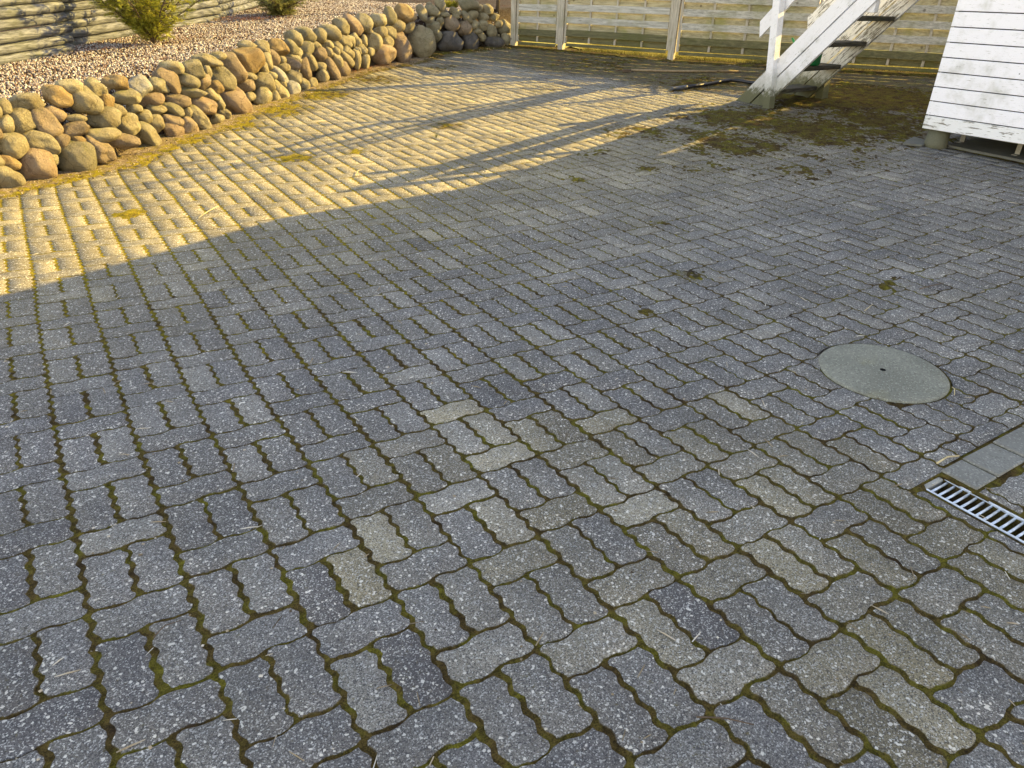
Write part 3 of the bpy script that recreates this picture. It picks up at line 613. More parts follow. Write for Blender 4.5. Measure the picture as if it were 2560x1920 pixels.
# ------------------------------------------------------------------ gravel bed behind the wall
def make_bank():
    X, Y, Q = grid(-3.4, 13, 2.0, 20, .06); k = (wall_dist(X, Y) > .08)[Q].all(1) & ((fence_dist(X, Y) < .5) | (Y > 8.7))[Q].all(1); Q = Q[k]
    Z = zbank(X, Y)+(fbm(X*2.5, Y*2.5, 4, 40)-.5)*.05-.02; d = wall_dist(X, Y)
    me = npmesh('gravel_bed', np.stack([X, Y, Z], 1), quads=Q); attr(me, 'slope', np.clip(1-(d-.25)/.25, 0, 1)); o = link('gravel_bed', me, MAT['gravel'], smooth=True); tag(o, kind='structure')
    n = 42000; xs = rng.uniform(-1.2, 8.5, n*3); ys = rng.uniform(3.5, 13, n*3); d = wall_dist(xs, ys); m_ = (d > .3) & (ys < 6.6+1.25*xs) & (fence_dist(xs, ys) < .2); xs = xs[m_][:n]; ys = ys[m_][:n]
    O = np.array([(1, 0, 0), (-1, 0, 0), (0, 1, 0), (0, -1, 0), (0, 0, 1), (0, 0, -1)], float); T = np.array([(0, 2, 4), (2, 1, 4), (1, 3, 4), (3, 0, 4), (2, 0, 5), (1, 2, 5), (3, 1, 5), (0, 3, 5)])
    n = len(xs); s = rng.uniform(.006, .015, (n, 1, 3))*np.array([1.2, 1.2, .8]); q = rng.normal(size=(n, 3, 3)); Qm = np.linalg.qr(q)[0]
    Vv = np.einsum('nij,nkj->nki', Qm, O[None]*s); zz = zbank(xs, ys)+(fbm(xs*2.5, ys*2.5, 4, 40)-.5)*.05-.014; Vv += np.stack([xs, ys, zz], 1)[:, None]
    me = npmesh('pebbles', Vv.reshape(-1, 3), tris=(T[None]+np.arange(n)[:, None, None]*6).reshape(-1, 3)); attr(me, 'tone', np.repeat(rng.random(n), 6))
    m = M('pebble_stone'); c = m.ramp(m.attr('tone'), [(0, (.07, .045, .036)), (.2, (.16, .10, .08)), (.45, (.24, .20, .175)), (.75, (.36, .33, .31)), (1, (.58, .56, .53))]); o = link('gravel', me, m.out(c, .85)); tag(o, 'pale pink and cream gravel chippings behind the boulder wall', 'gravel', kind='stuff')
make_bank()
def leaves(name, pts, n, spread, sz, zf, label, mat, cat='dry leaves', lift=.01):
    V = []; T = []
    for k in range(n):
        p = random.choice(pts); x = p[0]+random.gauss(0, spread); y = p[1]+random.gauss(0, spread); z = zf(x, y)+lift+random.random()*lift; s = random.uniform(.5, 1)*sz; a = random.uniform(0, 6.28); i = len(V)
        ca, sa = math.cos(a), math.sin(a); tl = [random.uniform(-.4, .6)*s for _ in range(4)]
        for (u, v, h) in ((-1, 0, tl[0]), (0, -.5, tl[1]*.3), (1, 0, tl[2]), (0, .5, tl[3]*.3)): V.append((x+(u*ca-v*sa)*s, y+(u*sa+v*ca)*s, z+abs(h)*.6))
        T.append((i, i+1, i+2, i+3))
    o = MB().add(V, T).build(name, mat, recalc=False); return tag(o, label, cat, kind='stuff')
p1 = G(905, 175); p2 = G(950, 165); p3 = G(760, 215)
leaves('leaf_litter', [(p1.x, p1.y), (p2.x, p2.y), (p1.x-.2, p1.y-.1)], 420, .11, .022, lambda x, y: zgf(x, y)+.01, 'rust brown dry leaves drifted at the foot of the boulder wall', MAT['leaf'])

# ------------------------------------------------------------------ log retaining wall
def B(px, py): return march(px, py, zbankf, 4)
def log_section(pa, pb, n, label, ext0=0., ext1=0., r0=.052, back=0.0, seed=1):
    rs = random.Random(seed); a, b = B(*pa), B(*pb); d = (b-a).normalized(); a = a-d*ext0; b = b+d*ext1; nrm = Vector((-d.y, d.x, 0)).normalized(); a = a+nrm*back; b = b+nrm*back
    e = empty('log_wall', tuple(a), label, 'log wall', 'stacked round log retaining walls'); z = -.03
    for k in range(n):
        r = r0*rs.uniform(.88, 1.12); z += r; L = (b-a).length; j = rs.uniform(-.03, .03); pts = []; rad = []
        for q in range(13):
            s = q/12; pts.append(a+(b-a+d*j)*s+Vector((0, 0, z+.006*math.sin(s*5+k)))+nrm*(.004*math.sin(s*9+k*2)+rs.uniform(0, .012))); rad.append(r*(1-.04*s)*(1 if 0 < q < 12 else .93))
        MB().tube(pts, rad, 18).build('log', MAT['log'], e, True); z += r*.97
    mb = MB()
    for s in (.06, .5, .94):
        p = a+(b-a)*s+nrm*(r0*2.1); mb.tube([p+Vector((0, 0, -.1)), p+Vector((0, 0, z+.02))], .045, 10)
    mb.build('stake', MAT['log'], e, True)
log_section((0, 158), (183, 124), 13, 'grey weathered log wall at the far left edge of the gravel bed', 2.2, 0, .052, seed=3)
log_section((168, 116), (520, 52), 12, 'grey log wall behind the large yellow green juniper', .05, .35, .047, .03, seed=4)
log_section((520, 52), (640, 12), 11, 'farthest grey log wall running behind the low cypress', -.35, 3.5, .047, .0, seed=5)

# ------------------------------------------------------------------ shrubs
def shrub(base, H, W, nst, label, mat, name, spray, seed, dens=1., lean=.5, flat=1.0, low=.1):
    rs = random.Random(seed); e = empty(name, tuple(base), label, 'shrub'); st = MB(); V = []; F = []
    def leafspray(p, d, L):
        up = Vector((0, 0, 1)); s = d.cross(up); s = (s.normalized() if s.length > .01 else Vector((1, 0, 0))); nn = s.cross(d).normalized(); tw = rs.uniform(-.9, .9); s, nn = s*math.cos(tw)+nn*math.sin(tw), nn*math.cos(tw)-s*math.sin(tw)
        m_ = 6
        for q in range(m_):
            c0 = p+d*L*(q/m_); w_ = L*.42*(1-.6*q/m_)
            for sg in (-1, 1):
                i = len(V); tip = c0+(d*.75+s*sg*.9).normalized()*w_+nn*rs.uniform(-.2, .2)*w_; wd = w_*.16
                V.extend([c0-nn*wd*.3, c0+d*wd*1.5, tip, c0+(tip-c0)*.5+(d*1.0)*wd]); F.append((i, i+3, i+2)); F.append((i, i+1, i+3))
                for t_ in (.45, .72):
                    i = len(V); b0 = c0+(tip-c0)*t_; t2 = b0+d*w_*.34+nn*rs.uniform(-.12, .12)*w_; V.extend([b0-(tip-c0).normalized()*wd*.5, b0+(tip-c0).normalized()*wd*.6, t2]); F.append((i, i+1, i+2))
    for k in range(nst):
        a = rs.uniform(0, 2*math.pi); tilt = rs.uniform(.05, lean); tgt = Vector((math.cos(a)*W*tilt*1.6, math.sin(a)*W*tilt*1.6, H*rs.uniform(.55, 1.))); pts = []; m_ = 9
        for q in range(m_): s = q/(m_-1); pts.append(base+Vector((tgt.x*s**1.3, tgt.y*s**1.3, tgt.z*s))+Vector((rs.uniform(-1, 1), rs.uniform(-1, 1), 0))*.018*min(1, s*3))
        st.tube(pts, [.011*(1-.8*q/(m_-1)) for q in range(m_)], 5, False)
        for q in range(1, m_):
            for b_ in range(int(rs.choice((2, 3, 4))*dens)):
                p = pts[q]+(pts[q-1]-pts[q])*rs.random()
                if p.z-base.z < low*H*rs.random()*2: continue
                aa = a+rs.gauss(0, 1.2); L = W*rs.uniform(.12, .36)*(1-.3*q/m_); dd = Vector((math.cos(aa), math.sin(aa), rs.uniform(-.15, .75)*flat)).normalized(); e2 = p+dd*L
                st.tube([p, p+dd*L*.5+Vector((0, 0, .006)), e2], [.0035, .0026, .0012], 4, False)
                for z in range(int(5*dens)): s = rs.uniform(.3, 1); leafspray(p+dd*L*s, (dd+Vector((rs.gauss(0, .5), rs.gauss(0, .5), rs.gauss(0, .4)))).normalized(), spray*rs.uniform(.7, 1.2))
    st.build('stems', MAT['twig'], e); MB().add(V, F).build('foliage', mat, e, recalc=False); return e
jb = B(385, 108)
shrub(jb, .85, .70, 30, 'loose yellow green juniper shrub in front of the log wall', MAT['juniper'], 'juniper_shrub', .062, 5, 1.5, .8)
cb = B(690, 40)
shrub(cb+Vector((.1, .1, 0)), .5, .80, 30, 'low bushy grey green cypress on the gravel beyond the juniper', MAT['cypress'], 'cypress_shrub', .045, 8, 1.6, .75, .6, 0)
leaves('leaf_litter', [(cb.x-.5, cb.y-.2), (cb.x-.8, cb.y-.1), (cb.x-.3, cb.y-.3)], 900, .22, .022, zbankf, 'red brown dry leaves heaped on the gravel by the cypress', MAT['leaf'])
leaves('leaf_litter', [(jb.x, jb.y), (jb.x-.3, jb.y+.1), (jb.x-.7, jb.y-.2), (jb.x+.4, jb.y+.3)], 900, .25, .016, zbankf, 'thin scatter of brown leaves around the foot of the juniper', MAT['leaf'])
sb, _ = onface(1130, 16)
def tuft(p, n, h, w_, mat, name, label, cat, kind=None, thin=.0022, spread=.05):
    V = []; F = []
    for k in range(n):
        a = random.uniform(0, 6.28); r = random.random()**.5*spread; b0 = Vector(p)+Vector((math.cos(a)*r, math.sin(a)*r, 0)); t = Vector((math.cos(a)*w_*random.random(), math.sin(a)*w_*random.random(), h*random.uniform(.4, 1))); s = Vector((-math.sin(a), math.cos(a), 0))*thin; i = len(V)
        V += [b0-s, b0+s, b0+t*.55+s*.8+Vector((0, 0, h*.1)), b0+t*.55-s*.8+Vector((0, 0, h*.1)), b0+t]; F += [(i, i+1, i+2, i+3), (i+3, i+2, i+4)]
    return tag(MB().add(V, F).build(name, mat, recalc=False), label, cat, kind=kind)
tuft(sb+Vector((.1, .25, -.02)), 260, .12, .1, MAT['sedum'], 'sedum_plant', 'bright yellow ground cover plant tucked behind the mossy boulder', 'plant', thin=.008, spread=.13)

# ------------------------------------------------------------------ fence
def make_fence():
    e = empty('wooden_fence', tuple(FP[1]), 'weathered wooden panel fence with square posts along the back of the yard', 'fence'); rs = random.Random(3)
    for i, p in enumerate(FP):
        d = (FP[min(i+1, len(FP)-1)]-FP[max(i-1, 0)]); d.z = 0; d.normalize(); n_ = Vector((-d.y, d.x, 0)); top = 1.80 if i else 1.7
        MB().box(p+Vector((0, 0, top/2-.15)), d*.047, n_*.047, (rs.uniform(-.012, .012), rs.uniform(-.012, .012), top/2+.15), .004).build('post', MAT['fence_v'], e)
    for i in range(len(FP)-1):
        a, b = FP[i], FP[i+1]; d = b-a; d.z = 0; L = d.length; d.normalize(); nf = Vector((d.y, -d.x, 0)); nf = nf if nf.dot(CO-a) > 0 else -nf     # nf: towards the yard
        zb_ = (a.z+b.z)/2+(.10 if i in (1, 2) else .06); s0, s1 = .055, L-.055; H = 1.43; f = MB(); O = a.copy(); O.z = 0
        def W(s, z, off=0.): return O+d*s+nf*off+Vector((0, 0, z))
        for s in (s0+.022, s1-.022): f.box(W(s, zb_+.02+H/2), d*.021, nf*.024, (0, 0, H/2), .003)
        nb = 4 if L > 1.5 else 2
        for k in range(1, nb): s = s0+(s1-s0)*k/nb; f.box(W(s, zb_+H/2+.005), d*.017, nf*.013, (0, 0, H/2-.03), .002)
        f.box(W((s0+s1)/2, zb_+H-.02), d*((s1-s0)/2-.045), nf*.021, (0, 0, .022), .003)
        panel = f.build('panel', MAT['fence_v'], e)
        z = zb_+.03; k = 0; FR = MB(); BK = MB(); LO = MB(); LO.box(W((s0+s1)/2, zb_-.004), d*((s1-s0)/2-.045), nf*.018, (0, 0, .022), .003)
        while z < zb_+H-.08:
            sag = rs.uniform(-.005, .005); tilt = rs.uniform(-.004, .004); h = .0445+rs.uniform(-.001, .001)
            tgt = (LO if k < 2 else (FR if k % 2 else BK))
            off = .0235 if k % 2 else -.0235
            m_ = 8
            for q in range(1):
                tgt.box(W((s0+s1)/2, z+.047+sag, off+rs.uniform(-.001, .001)), d*((s1-s0)/2-.046 if True else 0)+Vector((0, 0, tilt)), nf*.009, (0, 0, h+.004), .002)
            z += .0935; k += 1
        for nm, g_, mt in (('front_boards', FR, 'fence'), ('rear_boards', BK, 'fence_r'), ('damp_boards', LO, 'fence_low')):
            if g_.v: g_.build(nm, MAT[mt], e)
        # trellis with an arched top
        T = MB(); z0 = zb_+H; ar = lambda s: .30-.17*math.sin(math.pi*(s-s0)/(s1-s0)); m_ = 10
        for q in range(m_):
            sa, sb_ = s0+(s1-s0)*q/m_, s0+(s1-s0)*(q+1)/m_; T.beam(W(sa, z0+ar(sa)), W(sb_, z0+ar(sb_)), nf, .022, .018, .0)
        for s in (s0+.02, s1-.02): T.box(W(s, z0+ar(s)/2), d*.02, nf*.018, (0, 0, ar(s)/2), .0)
        for sg, of in ((1, .006), (-1, -.006)):
            s = s0-.4
            while s < s1+.4:
                # clip diagonal slats to the arch
                p0 = None; p1_ = None
                for q in range(41):
                    zz = .38*q/40; ss = s+sg*zz
                    if s0 < ss < s1 and zz < ar(ss):
                        if p0 is None: p0 = (ss, zz)
                        p1_ = (ss, zz)
                if p0 and p1_[1]-p0[1] > .03: T.beam(W(p0[0], z0+p0[1], of), W(p1_[0], z0+p1_[1], of), nf, .009, .004, .0)
                s += .115
        T.build('trellis', MAT['fence_v'], e)
make_fence()
# rough grass along the fence
def grass_strip():
    V = []; F = []
    for k in range(15000):
        i = random.choice((1, 1, 2, 2, 3)); a, b = FP[i], FP[i+1]; s = random.random(); d = (b-a).normalized(); n_ = Vector((-d.y, d.x, 0)); off = random.uniform(.06, .6)
        p = a+(b-a)*s+n_*off; p.z = zgf(p.x, p.y)+.03*min(1, max(0, off-.1)/.3)
        if i == 1 and s < .15: continue
        h = random.uniform(.03, .10); an = random.uniform(0, 6.28); w_ = Vector((math.cos(an), math.sin(an), 0))*.0022; t = Vector((random.gauss(0, .035), random.gauss(0, .035), h)); j = len(V)
        V += [p-w_, p+w_, p+t*.6+w_*.7+Vector((0, 0, h*.2)), p+t*.6-w_*.7+Vector((0, 0, h*.2)), p+t]; F += [(j, j+1, j+2, j+3), (j+3, j+2, j+4)]
    tag(MB().add(V, F).build('grass', MAT['grass'], recalc=False), 'dry yellow grass showing under the fence', 'grass', kind='stuff')
grass_strip()

# ------------------------------------------------------------------ staircase
ST = empty('wooden_staircase', (7.2, 3.2, zgf(7.2, 3.2)), 'white painted wooden stairs with flaking boards and open treads', 'stairs')
def sboard(x, hlo, hhi, y0h, top, mat, name, th=.018):
    # board in the plane x = const between the lines y+h = hlo and y+h = hhi, cut level with the ground
    zg0 = zgf(x, 3.2)-.005; P = [(x-th, hlo-zg0, zg0), (x-th, hhi-zg0, zg0), (x-th, hhi-top, top), (x-th, hlo-top, top)]
    return MB().poly_prism(P, (2*th, 0, 0)).build(name, mat, ST)
sboard(7.08, 3.535, 3.735, 0, 2.66, MAT['stair'], 'stringer_board'); sboard(7.085, 3.325, 3.515, 0, 2.66, MAT['stair'], 'stringer_board')
sboard(7.90, 3.66, 3.86, 0, 2.72, MAT['stair_far'], 'stringer_board'); sboard(7.895, 3.43, 3.638, 0, 2.72, MAT['stair_far'], 'stringer_board')
for k in range(9):
    h = .53+.245*k; y0 = 3.36-h; MB().box(((7.10+7.88)/2, y0+.125+.055, h-.02), (.388, .055, 0), (0, .128, 0), (0, 0, .021), .004).build('tread', MAT['tread'], ST)
def hrail(x, lo, hi, y0, y1, mat):
    th = .014; MB().poly_prism([(x-th, y0, lo-y0), (x-th, y0+.03, hi-y0-.03), (x-th, y1, hi-y1), (x-th, y1, lo-y1)], (2*th, 0, 0)).build('handrail', mat, ST)
hrail(7.10, 4.235, 4.42, 3.215, 1.60, MAT['stair']); hrail(7.93, 4.31, 4.50, 3.25, 1.60, MAT['stair_far'])
def spost(x, y, z0, z1, dy=0., mat=MAT['stair'], w_=.045): return MB().box((x, y+dy/2, (z0+z1)/2), (w_, 0, 0), (0, w_, 0), (0, dy/2, (z1-z0)/2), .004).build('post', mat, ST)
spost(7.03, 2.88, zgf(7.0, 2.86)-.01, 1.52, .13); spost(7.13, 1.97, 1.30, 2.65, .05, w_=.035); spost(7.99, 2.93, zgf(8, 2.93)-.01, 1.50, .1, MAT['stair_far'], .05); spost(7.95, 1.5, 2.0, 3.1, 0, MAT['stair_far'], .04)
# watering can on the second tread
wc = empty('watering_can', (7.33, 2.71, .78), 'green plastic watering can standing on a stair tread', 'watering can')
mb = MB(); V = []; F = []; n = 24; prof = [(.0, .782), (.085, .782), (.095, .80), (.10, .90), (.092, 1.0), (.07, 1.05), (.055, 1.055)]
for (r, z) in prof:
    for k in range(n): a = 2*math.pi*k/n; V.append((7.36+r*1.1*math.cos(a), 2.71+r*math.sin(a), z))
for i in range(len(prof)-1):
    for k in range(n): F.append((i*n+k, i*n+(k+1) % n, (i+1)*n+(k+1) % n, (i+1)*n+k))
mb.add(V, F).build('body', MAT['green'], wc, True)
MB().tube([(7.35, 2.79, .84), (7.31, 2.87, .93), (7.28, 2.94, 1.03)], [.017, .014, .012], 12).build('spout', MAT['green'], wc, True)
MB().tube([(7.36, 2.78, 1.0), (7.36, 2.79, 1.10), (7.36, 2.72, 1.14), (7.36, 2.64, 1.10), (7.36, 2.61, .98)], .012, 10).build('handle', MAT['green'], wc, True)

# ------------------------------------------------------------------ white timber house on piers
HX0, HX1, HY0, HY1 = 6.85, 11.2, 1.03, -6.9; EV = 2.93
H_ = empty('timber_house', (HX0, HY0, .4), 'white clapboard building raised on low piers at the right', 'house')
def gz(y): return EV+(HY0-y)*.95 if y > (HY0+HY1)/2 else EV+(y-HY1)*.95
mb = MB(); lo = MB(); z = .420; k = 0; pitch = .1152
while z < gz((HY0+HY1)/2)-.1:
    zt_ = z+pitch-.0075
    if zt_ < EV: ya, yb = HY0, HY1
    else: ya, yb = HY0-(zt_-EV)/.95, HY1+(zt_-EV)/.95
    if ya-yb < .3: break
    cuts = [ya]
    while cuts[-1]-yb > 1.3: cuts.append(cuts[-1]-random.uniform(1.2, 2.6) if cuts[-1]-yb > 3 else yb)
    if cuts[-1] != yb: cuts.append(yb)
    for q in range(len(cuts)-1):
        y0, y1 = cuts[q], cuts[q+1]+(.0012 if q < len(cuts)-2 else 0); tgt = lo if k == 0 else mb
        tgt.box((HX0-.01+random.uniform(-.001, .001), (y0+y1)/2, (z+zt_)/2), (.010, 0, 0), (0, (y0-y1)/2, 0), (0, 0, (zt_-z)/2), .0025)
    z += pitch; k += 1
mb.build('clapboards', MAT['clap'], H_); lo.build('bottom_clapboard', MAT['clap_low'], H_)
mb = MB(); zt_ = gz((HY0+HY1)/2)-.06
mb.poly_prism([(HX0+.012, HY0-.012, .435), (HX0+.012, HY1+.012, .435), (HX0+.012, HY1+.012, EV), (HX0+.012, (HY0+HY1)/2, zt_), (HX0+.012, HY0-.012, EV)], (HX1-HX0-.02, 0, 0))
mb.build('wall', MAT['dark'], H_)
mb = MB(); z = .42
while z < EV-.05:
    for y_ in (HY0-.002, HY1+.002): mb.box(((HX0+HX1)/2+.02, y_, z+.054), ((HX1-HX0)/2-.02, 0, 0), (0, .010, 0), (0, 0, .0538), .0)
    mb.box((HX1+.008, (HY0+HY1)/2, z+.054), (.009, 0, 0), (0, (HY0-HY1)/2-.012, 0), (0, 0, .0538), .0); z += pitch
mb.build('side_clapboards', MAT['clap'], H_)
mb = MB(); ym = (HY0+HY1)/2
for sg, ye in ((1, HY0), (-1, HY1)):
    yo = ye+sg*.20; zo = gz(ye)-.20*.95+.02
    mb.poly_prism([(HX0-.12, yo, zo), (HX0-.12, ym, zt_+.09), (HX0-.12, ym, zt_+.19), (HX0-.12, yo, zo+.10)], (HX1-HX0+.24, 0, 0))
mb.build('roof', MAT['roof'], H_)
# piers, brackets and base slab
pb = G(2332, 350); MB().tube([(6.945, .93, zgf(6.93, .93)-.02), (6.945, .93, zgf(6.93, .93)+.03), (6.95, .93, .428)], [.098, .094, .088], 28).build('pier', MAT['pier'], H_, True)
for yy in (-1.2, -3.4, -5.6): MB().tube([(6.98, yy, zgf(6.98, yy)-.02), (6.98, yy, .428)], [.094, .088], 20).build('pier', MAT['pier'], H_, True)
for xx_, yy in ((7.24, .86), (7.20, .36), (7.2, -.3), (7.2, -.9)):
    z0 = zgf(xx_, yy)+.012; mb = MB(); mb.box((xx_, yy, (z0+.435)/2), (.003, 0, 0), (0, .02, 0), (0, 0, (.435-z0)/2), .001); mb.box((xx_-.025, yy, z0+.003), (.03, 0, 0), (0, .02, 0), (0, 0, .003), .001); mb.build('bracket', MAT['chan'], H_)
MB().box((7.6, -3.0, .33), (.02, 0, 0), (0, 3.9, 0), (0, 0, .10), .003).build('skirt_board', MAT['fence_low'], H_)
P = []; ys = np.linspace(.86, -3.0, 36)
for y_ in ys: P.append((7.04+.05*(vn(np.array([y_*3.]), np.array([1.]), 3)[0]-.5)-(.10 if -.2 < y_ < .1 else 0), y_))
V = []; F = []
for (x, y_) in P: V += [(x, y_, zgf(x, y_)-.01), (x+.01, y_, zgf(x, y_)+.016), (8.3, y_, zgf(8.3, y_)+.016)]
for i in range(len(P)-1): a = i*3; F += [(a, a+1, a+4, a+3), (a+1, a+2, a+5, a+4)]
V += [(8.3, .86, zgf(8.3, .86)-.01)]; F += [(0, 1, 2, len(V)-1)]
tag(MB().add(V, F).build('concrete_slab', MAT['slab']), kind='structure')
q_ = G(2300, 352); MB_ = MB().poly_prism([(6.88, 1.16, zgf(6.9, 1.1)+.004), (6.72, 1.10, zgf(6.7, 1.1)+.006), (6.80, .97, zgf(6.8, .97)+.006), (7.0, 1.0, zgf(7, 1)+.004), (7.05, 1.2, zgf(7.05, 1.2)+.004)], (0, 0, .016))
tag(MB_.build('stone_flag', MAT['slab']), 'thin broken stone piece lying beside the round pier', 'stone')

# ------------------------------------------------------------------ hose and garden tool
def gp(px, py, h): p = G(px, py); return Vector((p.x, p.y, zgf(p.x, p.y)+h))
ho = empty('black_pipe', tuple(gp(1780, 212, 0)), 'bent black plastic pipe with a grey end lying by the stairs', 'pipe')
pt = [gp(1712, 224, .028), gp(1745, 220, .028), gp(1780, 214, .026), gp(1806, 209, .030), gp(1825, 207, .030), gp(1850, 208, .026), gp(1885, 213, .024), gp(1925, 219, .022), (gp(1960, 223, .022))]
MB().tube(pt, .021, 14).build('tube', MAT['hose'], ho, True)
MB().tube([gp(1678, 228, .020), gp(1682, 227, .024), gp(1700, 226, .027), gp(1712, 224, .028), gp(1716, 223.5, .028)], [.012, .02, .024, .0255, .0255], 14).build('end_fitting', MAT['hose_end'], ho, True)
to = empty('garden_hoe', tuple(gp(1600, 180, 0)), 'old wooden handled garden tool lying across the mossy pavers', 'garden tool')
MB().tube([gp(1575, 179, .02), gp(1700, 182, .018), gp(1850, 182, .018)], [.0145, .015, .014], 10).build('handle', MAT['nwood'], to, True)
a = gp(1566, 181, .02); MB().box(a, (.05, -.03, 0), (.012, .02, 0), (0, 0, .02), .004).build('head', MAT['twig'], to)
mb = MB()
for k in range(6):
    s = a+Vector((.05, -.03, 0))*(k/2.5-1); mb.tube([s, s+Vector((-.05, .03, .008)), s+Vector((-.13, .05+.01*k, -.012))], [.004, .0035, .002], 5)
mb.build('tines', MAT['twig'], to)

# ------------------------------------------------------------------ trees
def wire(name, label, strands, parent=None): pass
def tree_from(name, label, trunk, limbs, cat='tree'):
    e = empty(name, tuple(trunk[0][0]), label, cat); MB().tube([p for p, r in trunk], [r for p, r in trunk], 14).build('trunk', MAT['bark'], e, True)
    mb = MB()
    for L_ in limbs: mb.tube([p for p, r in L_], [r for p, r in L_], 7, False)
    mb.build('crown', MAT['bark'], e, True)
ty = B(1244, 26); ty.z -= .05
tl = [(ty, .034), (ty+Vector((.01, 0, .5)), .03), (ty+Vector((0, .02, 1.1)), .026), (ty+Vector((.03, 0, 1.9)), .018), (ty+Vector((.0, .03, 2.6)), .009)]
lm = []
for k in range(14):
    p = ty+Vector((0, 0, 1.1+.11*k)); a = k*2.4; d = Vector((math.cos(a), math.sin(a), .9)); lm.append([(p, .009), (p+d*.25, .006), (p+d*.5+Vector((0, 0, .08)), .003)])
tree_from('young_tree', 'thin dark young tree trunk standing where the boulder wall meets the fence', tl, lm)
# bare tree beyond the fence: its limbs reach over the yard and throw the long shadows on the pavers
LS = Vector((1.9, -.28, 1.0))
def over(px, py, h): p = G(px, py); return p+LS*h
rt = Vector((13.6, 4.6, .5)); crown_p = Vector((13.4, 4.6, 2.9))
lines = [([(700, 372), (806, 341), (878, 324), (965, 305), (1066, 304), (1138, 291), (1240, 279), (1316, 266), (1442, 257), (1613, 238), (1700, 233)], 1.90, 2.60, 0.018, 0.037),
         ([(560, 326), (705, 318), (849, 311), (975, 303), (1066, 302)], 1.85, 2.20, 0.012, 0.019),
         ([(1100, 293), (1180, 290), (1316, 272), (1445, 262), (1560, 247), (1640, 236)], 2.10, 2.60, 0.012, 0.019),
         ([(780, 238), (900, 226), (1020, 220), (1121, 218), (1229, 212), (1340, 207), (1480, 204)], 2.30, 2.90, 0.012, 0.024),
         ([(800, 243), (1020, 228), (1121, 228), (1222, 222), (1272, 221), (1340, 223), (1500, 224), (1640, 233)], 2.20, 2.80, 0.012, 0.024),
         ([(960, 168), (1010, 187), (1058, 197), (1146, 200), (1222, 199), (1272, 197), (1340, 198), (1440, 193)], 2.40, 2.90, 0.012, 0.021),
         ([(640, 290), (760, 276), (880, 268), (1010, 262), (1150, 262), (1300, 258)], 3.10, 3.60, 0.006, 0.012),
         ([(380, 420), (520, 400), (640, 385), (720, 378), (800, 366)], 3.10, 3.60, 0.009, 0.017),
         ([(420, 470), (560, 440), (660, 415), (760, 400)], 3.50, 3.80, 0.007, 0.014), ([(300, 445), (450, 425), (560, 418), (700, 405)], 3.70, 4.00, 0.007, 0.017),
         ([(330, 390), (450, 375), (600, 352), (700, 345), (820, 338)], 3.70, 4.00, 0.009, 0.017), ([(250, 480), (400, 455), (520, 430)], 4.10, 4.20, 0.009, 0.017),
         ([(860, 185), (940, 200), (1020, 205), (1150, 209)], 2.70, 2.90, 0.007, 0.012)]
limbs = []
for (pts, h0, h1, r0, r1) in lines:
    n = len(pts); L_ = [(over(x, y, h0+(h1-h0)*i/(n-1)), r0+(r1-r0)*i/(n-1)) for i, (x, y) in enumerate(pts)]; end = L_[-1][0]; rr_ = L_[-1][1]
    for s in (.3, .65, 1.0): L_.append((end.lerp(crown_p, s)+Vector((0, 0, .25*math.sin(s*3.1))), rr_+(.05-rr_)*s))
    limbs.append(L_)
    for i in range(0, n-1):                       # side twigs
        for q in range(2):
            p, r = L_[i]; d = (L_[i][0]-L_[i+1][0]).normalized(); s_ = Vector((random.gauss(0, .5), random.gauss(0, .5), random.gauss(0, .3))); e_ = (d+s_).normalized(); LL = random.uniform(.25, .6)
            limbs.append([(p, r*.5), (p+e_*LL*.5, r*.4), (p+e_*LL+Vector((0, 0, .05)), .0025)])
tree_from('bare_tree', 'large bare tree standing beyond the fence with limbs over the yard', [(rt, .19), (rt+Vector((0, 0, 1.2)), .16), (crown_p, .14), (crown_p+Vector((.2, .1, 1.8)), .10), (crown_p+Vector((.1, .4, 3.4)), .05)], limbs)

# unseen evergreen added beyond the fence, shaped to shade the stairs and mossy corner
def shade_conifer():
    b = Vector((14.2, -1.05, .5)); e = empty('added_evergreen', tuple(b), 'unseen conical evergreen added beyond the fence to keep sun off the stairs', 'tree'); HT = 6.1
    MB().tube([b+Vector((0, 0, -.1)), b+Vector((0, 0, 2)), b+Vector((0, 0, HT-.4))], [.16, .11, .02], 12).build('trunk', MAT['bark'], e, True)
    def rad(z): return min(3.2, 1.05*max(0, HT-z))
    V = []; F = []; rs = random.Random(12); n = 40; m_ = 26
    for i in range(m_+1):
        z = .25+(HT-.25)*i/m_
        for k in range(n): a = 2*math.pi*k/n; r = rad(z)*.97*(.95+.08*float(vn(np.array([a*3.]), np.array([z*3.]), 6)[0])); V.append(b+Vector((r*math.cos(a)*.42, r*math.sin(a), z)))
    for i in range(m_):
        for k in range(n): F.append((i*n+k, i*n+(k+1) % n, (i+1)*n+(k+1) % n, (i+1)*n+k))
    for q in range(15000):
        z = .2+(HT-.2)*rs.random()**1.5; a = rs.uniform(0, 6.283); r = rad(z)*rs.uniform(.92, 1.04); c0 = b+Vector((r*math.cos(a)*.42, r*math.sin(a), z)); o_ = Vector((math.cos(a), math.sin(a), rs.uniform(-.2, .8))).normalized(); t = o_.cross(Vector((rs.gauss(0, 1), rs.gauss(0, 1), rs.gauss(0, 1)))).normalized()*.035; i = len(V); L = rs.uniform(.08, .16)
        V += [c0-t, c0+t, c0+o_*L]; F.append((i, i+1, i+2))
    MB().add(V, F).build('crown', MAT['cypress'], e, recalc=False)
shade_conifer()

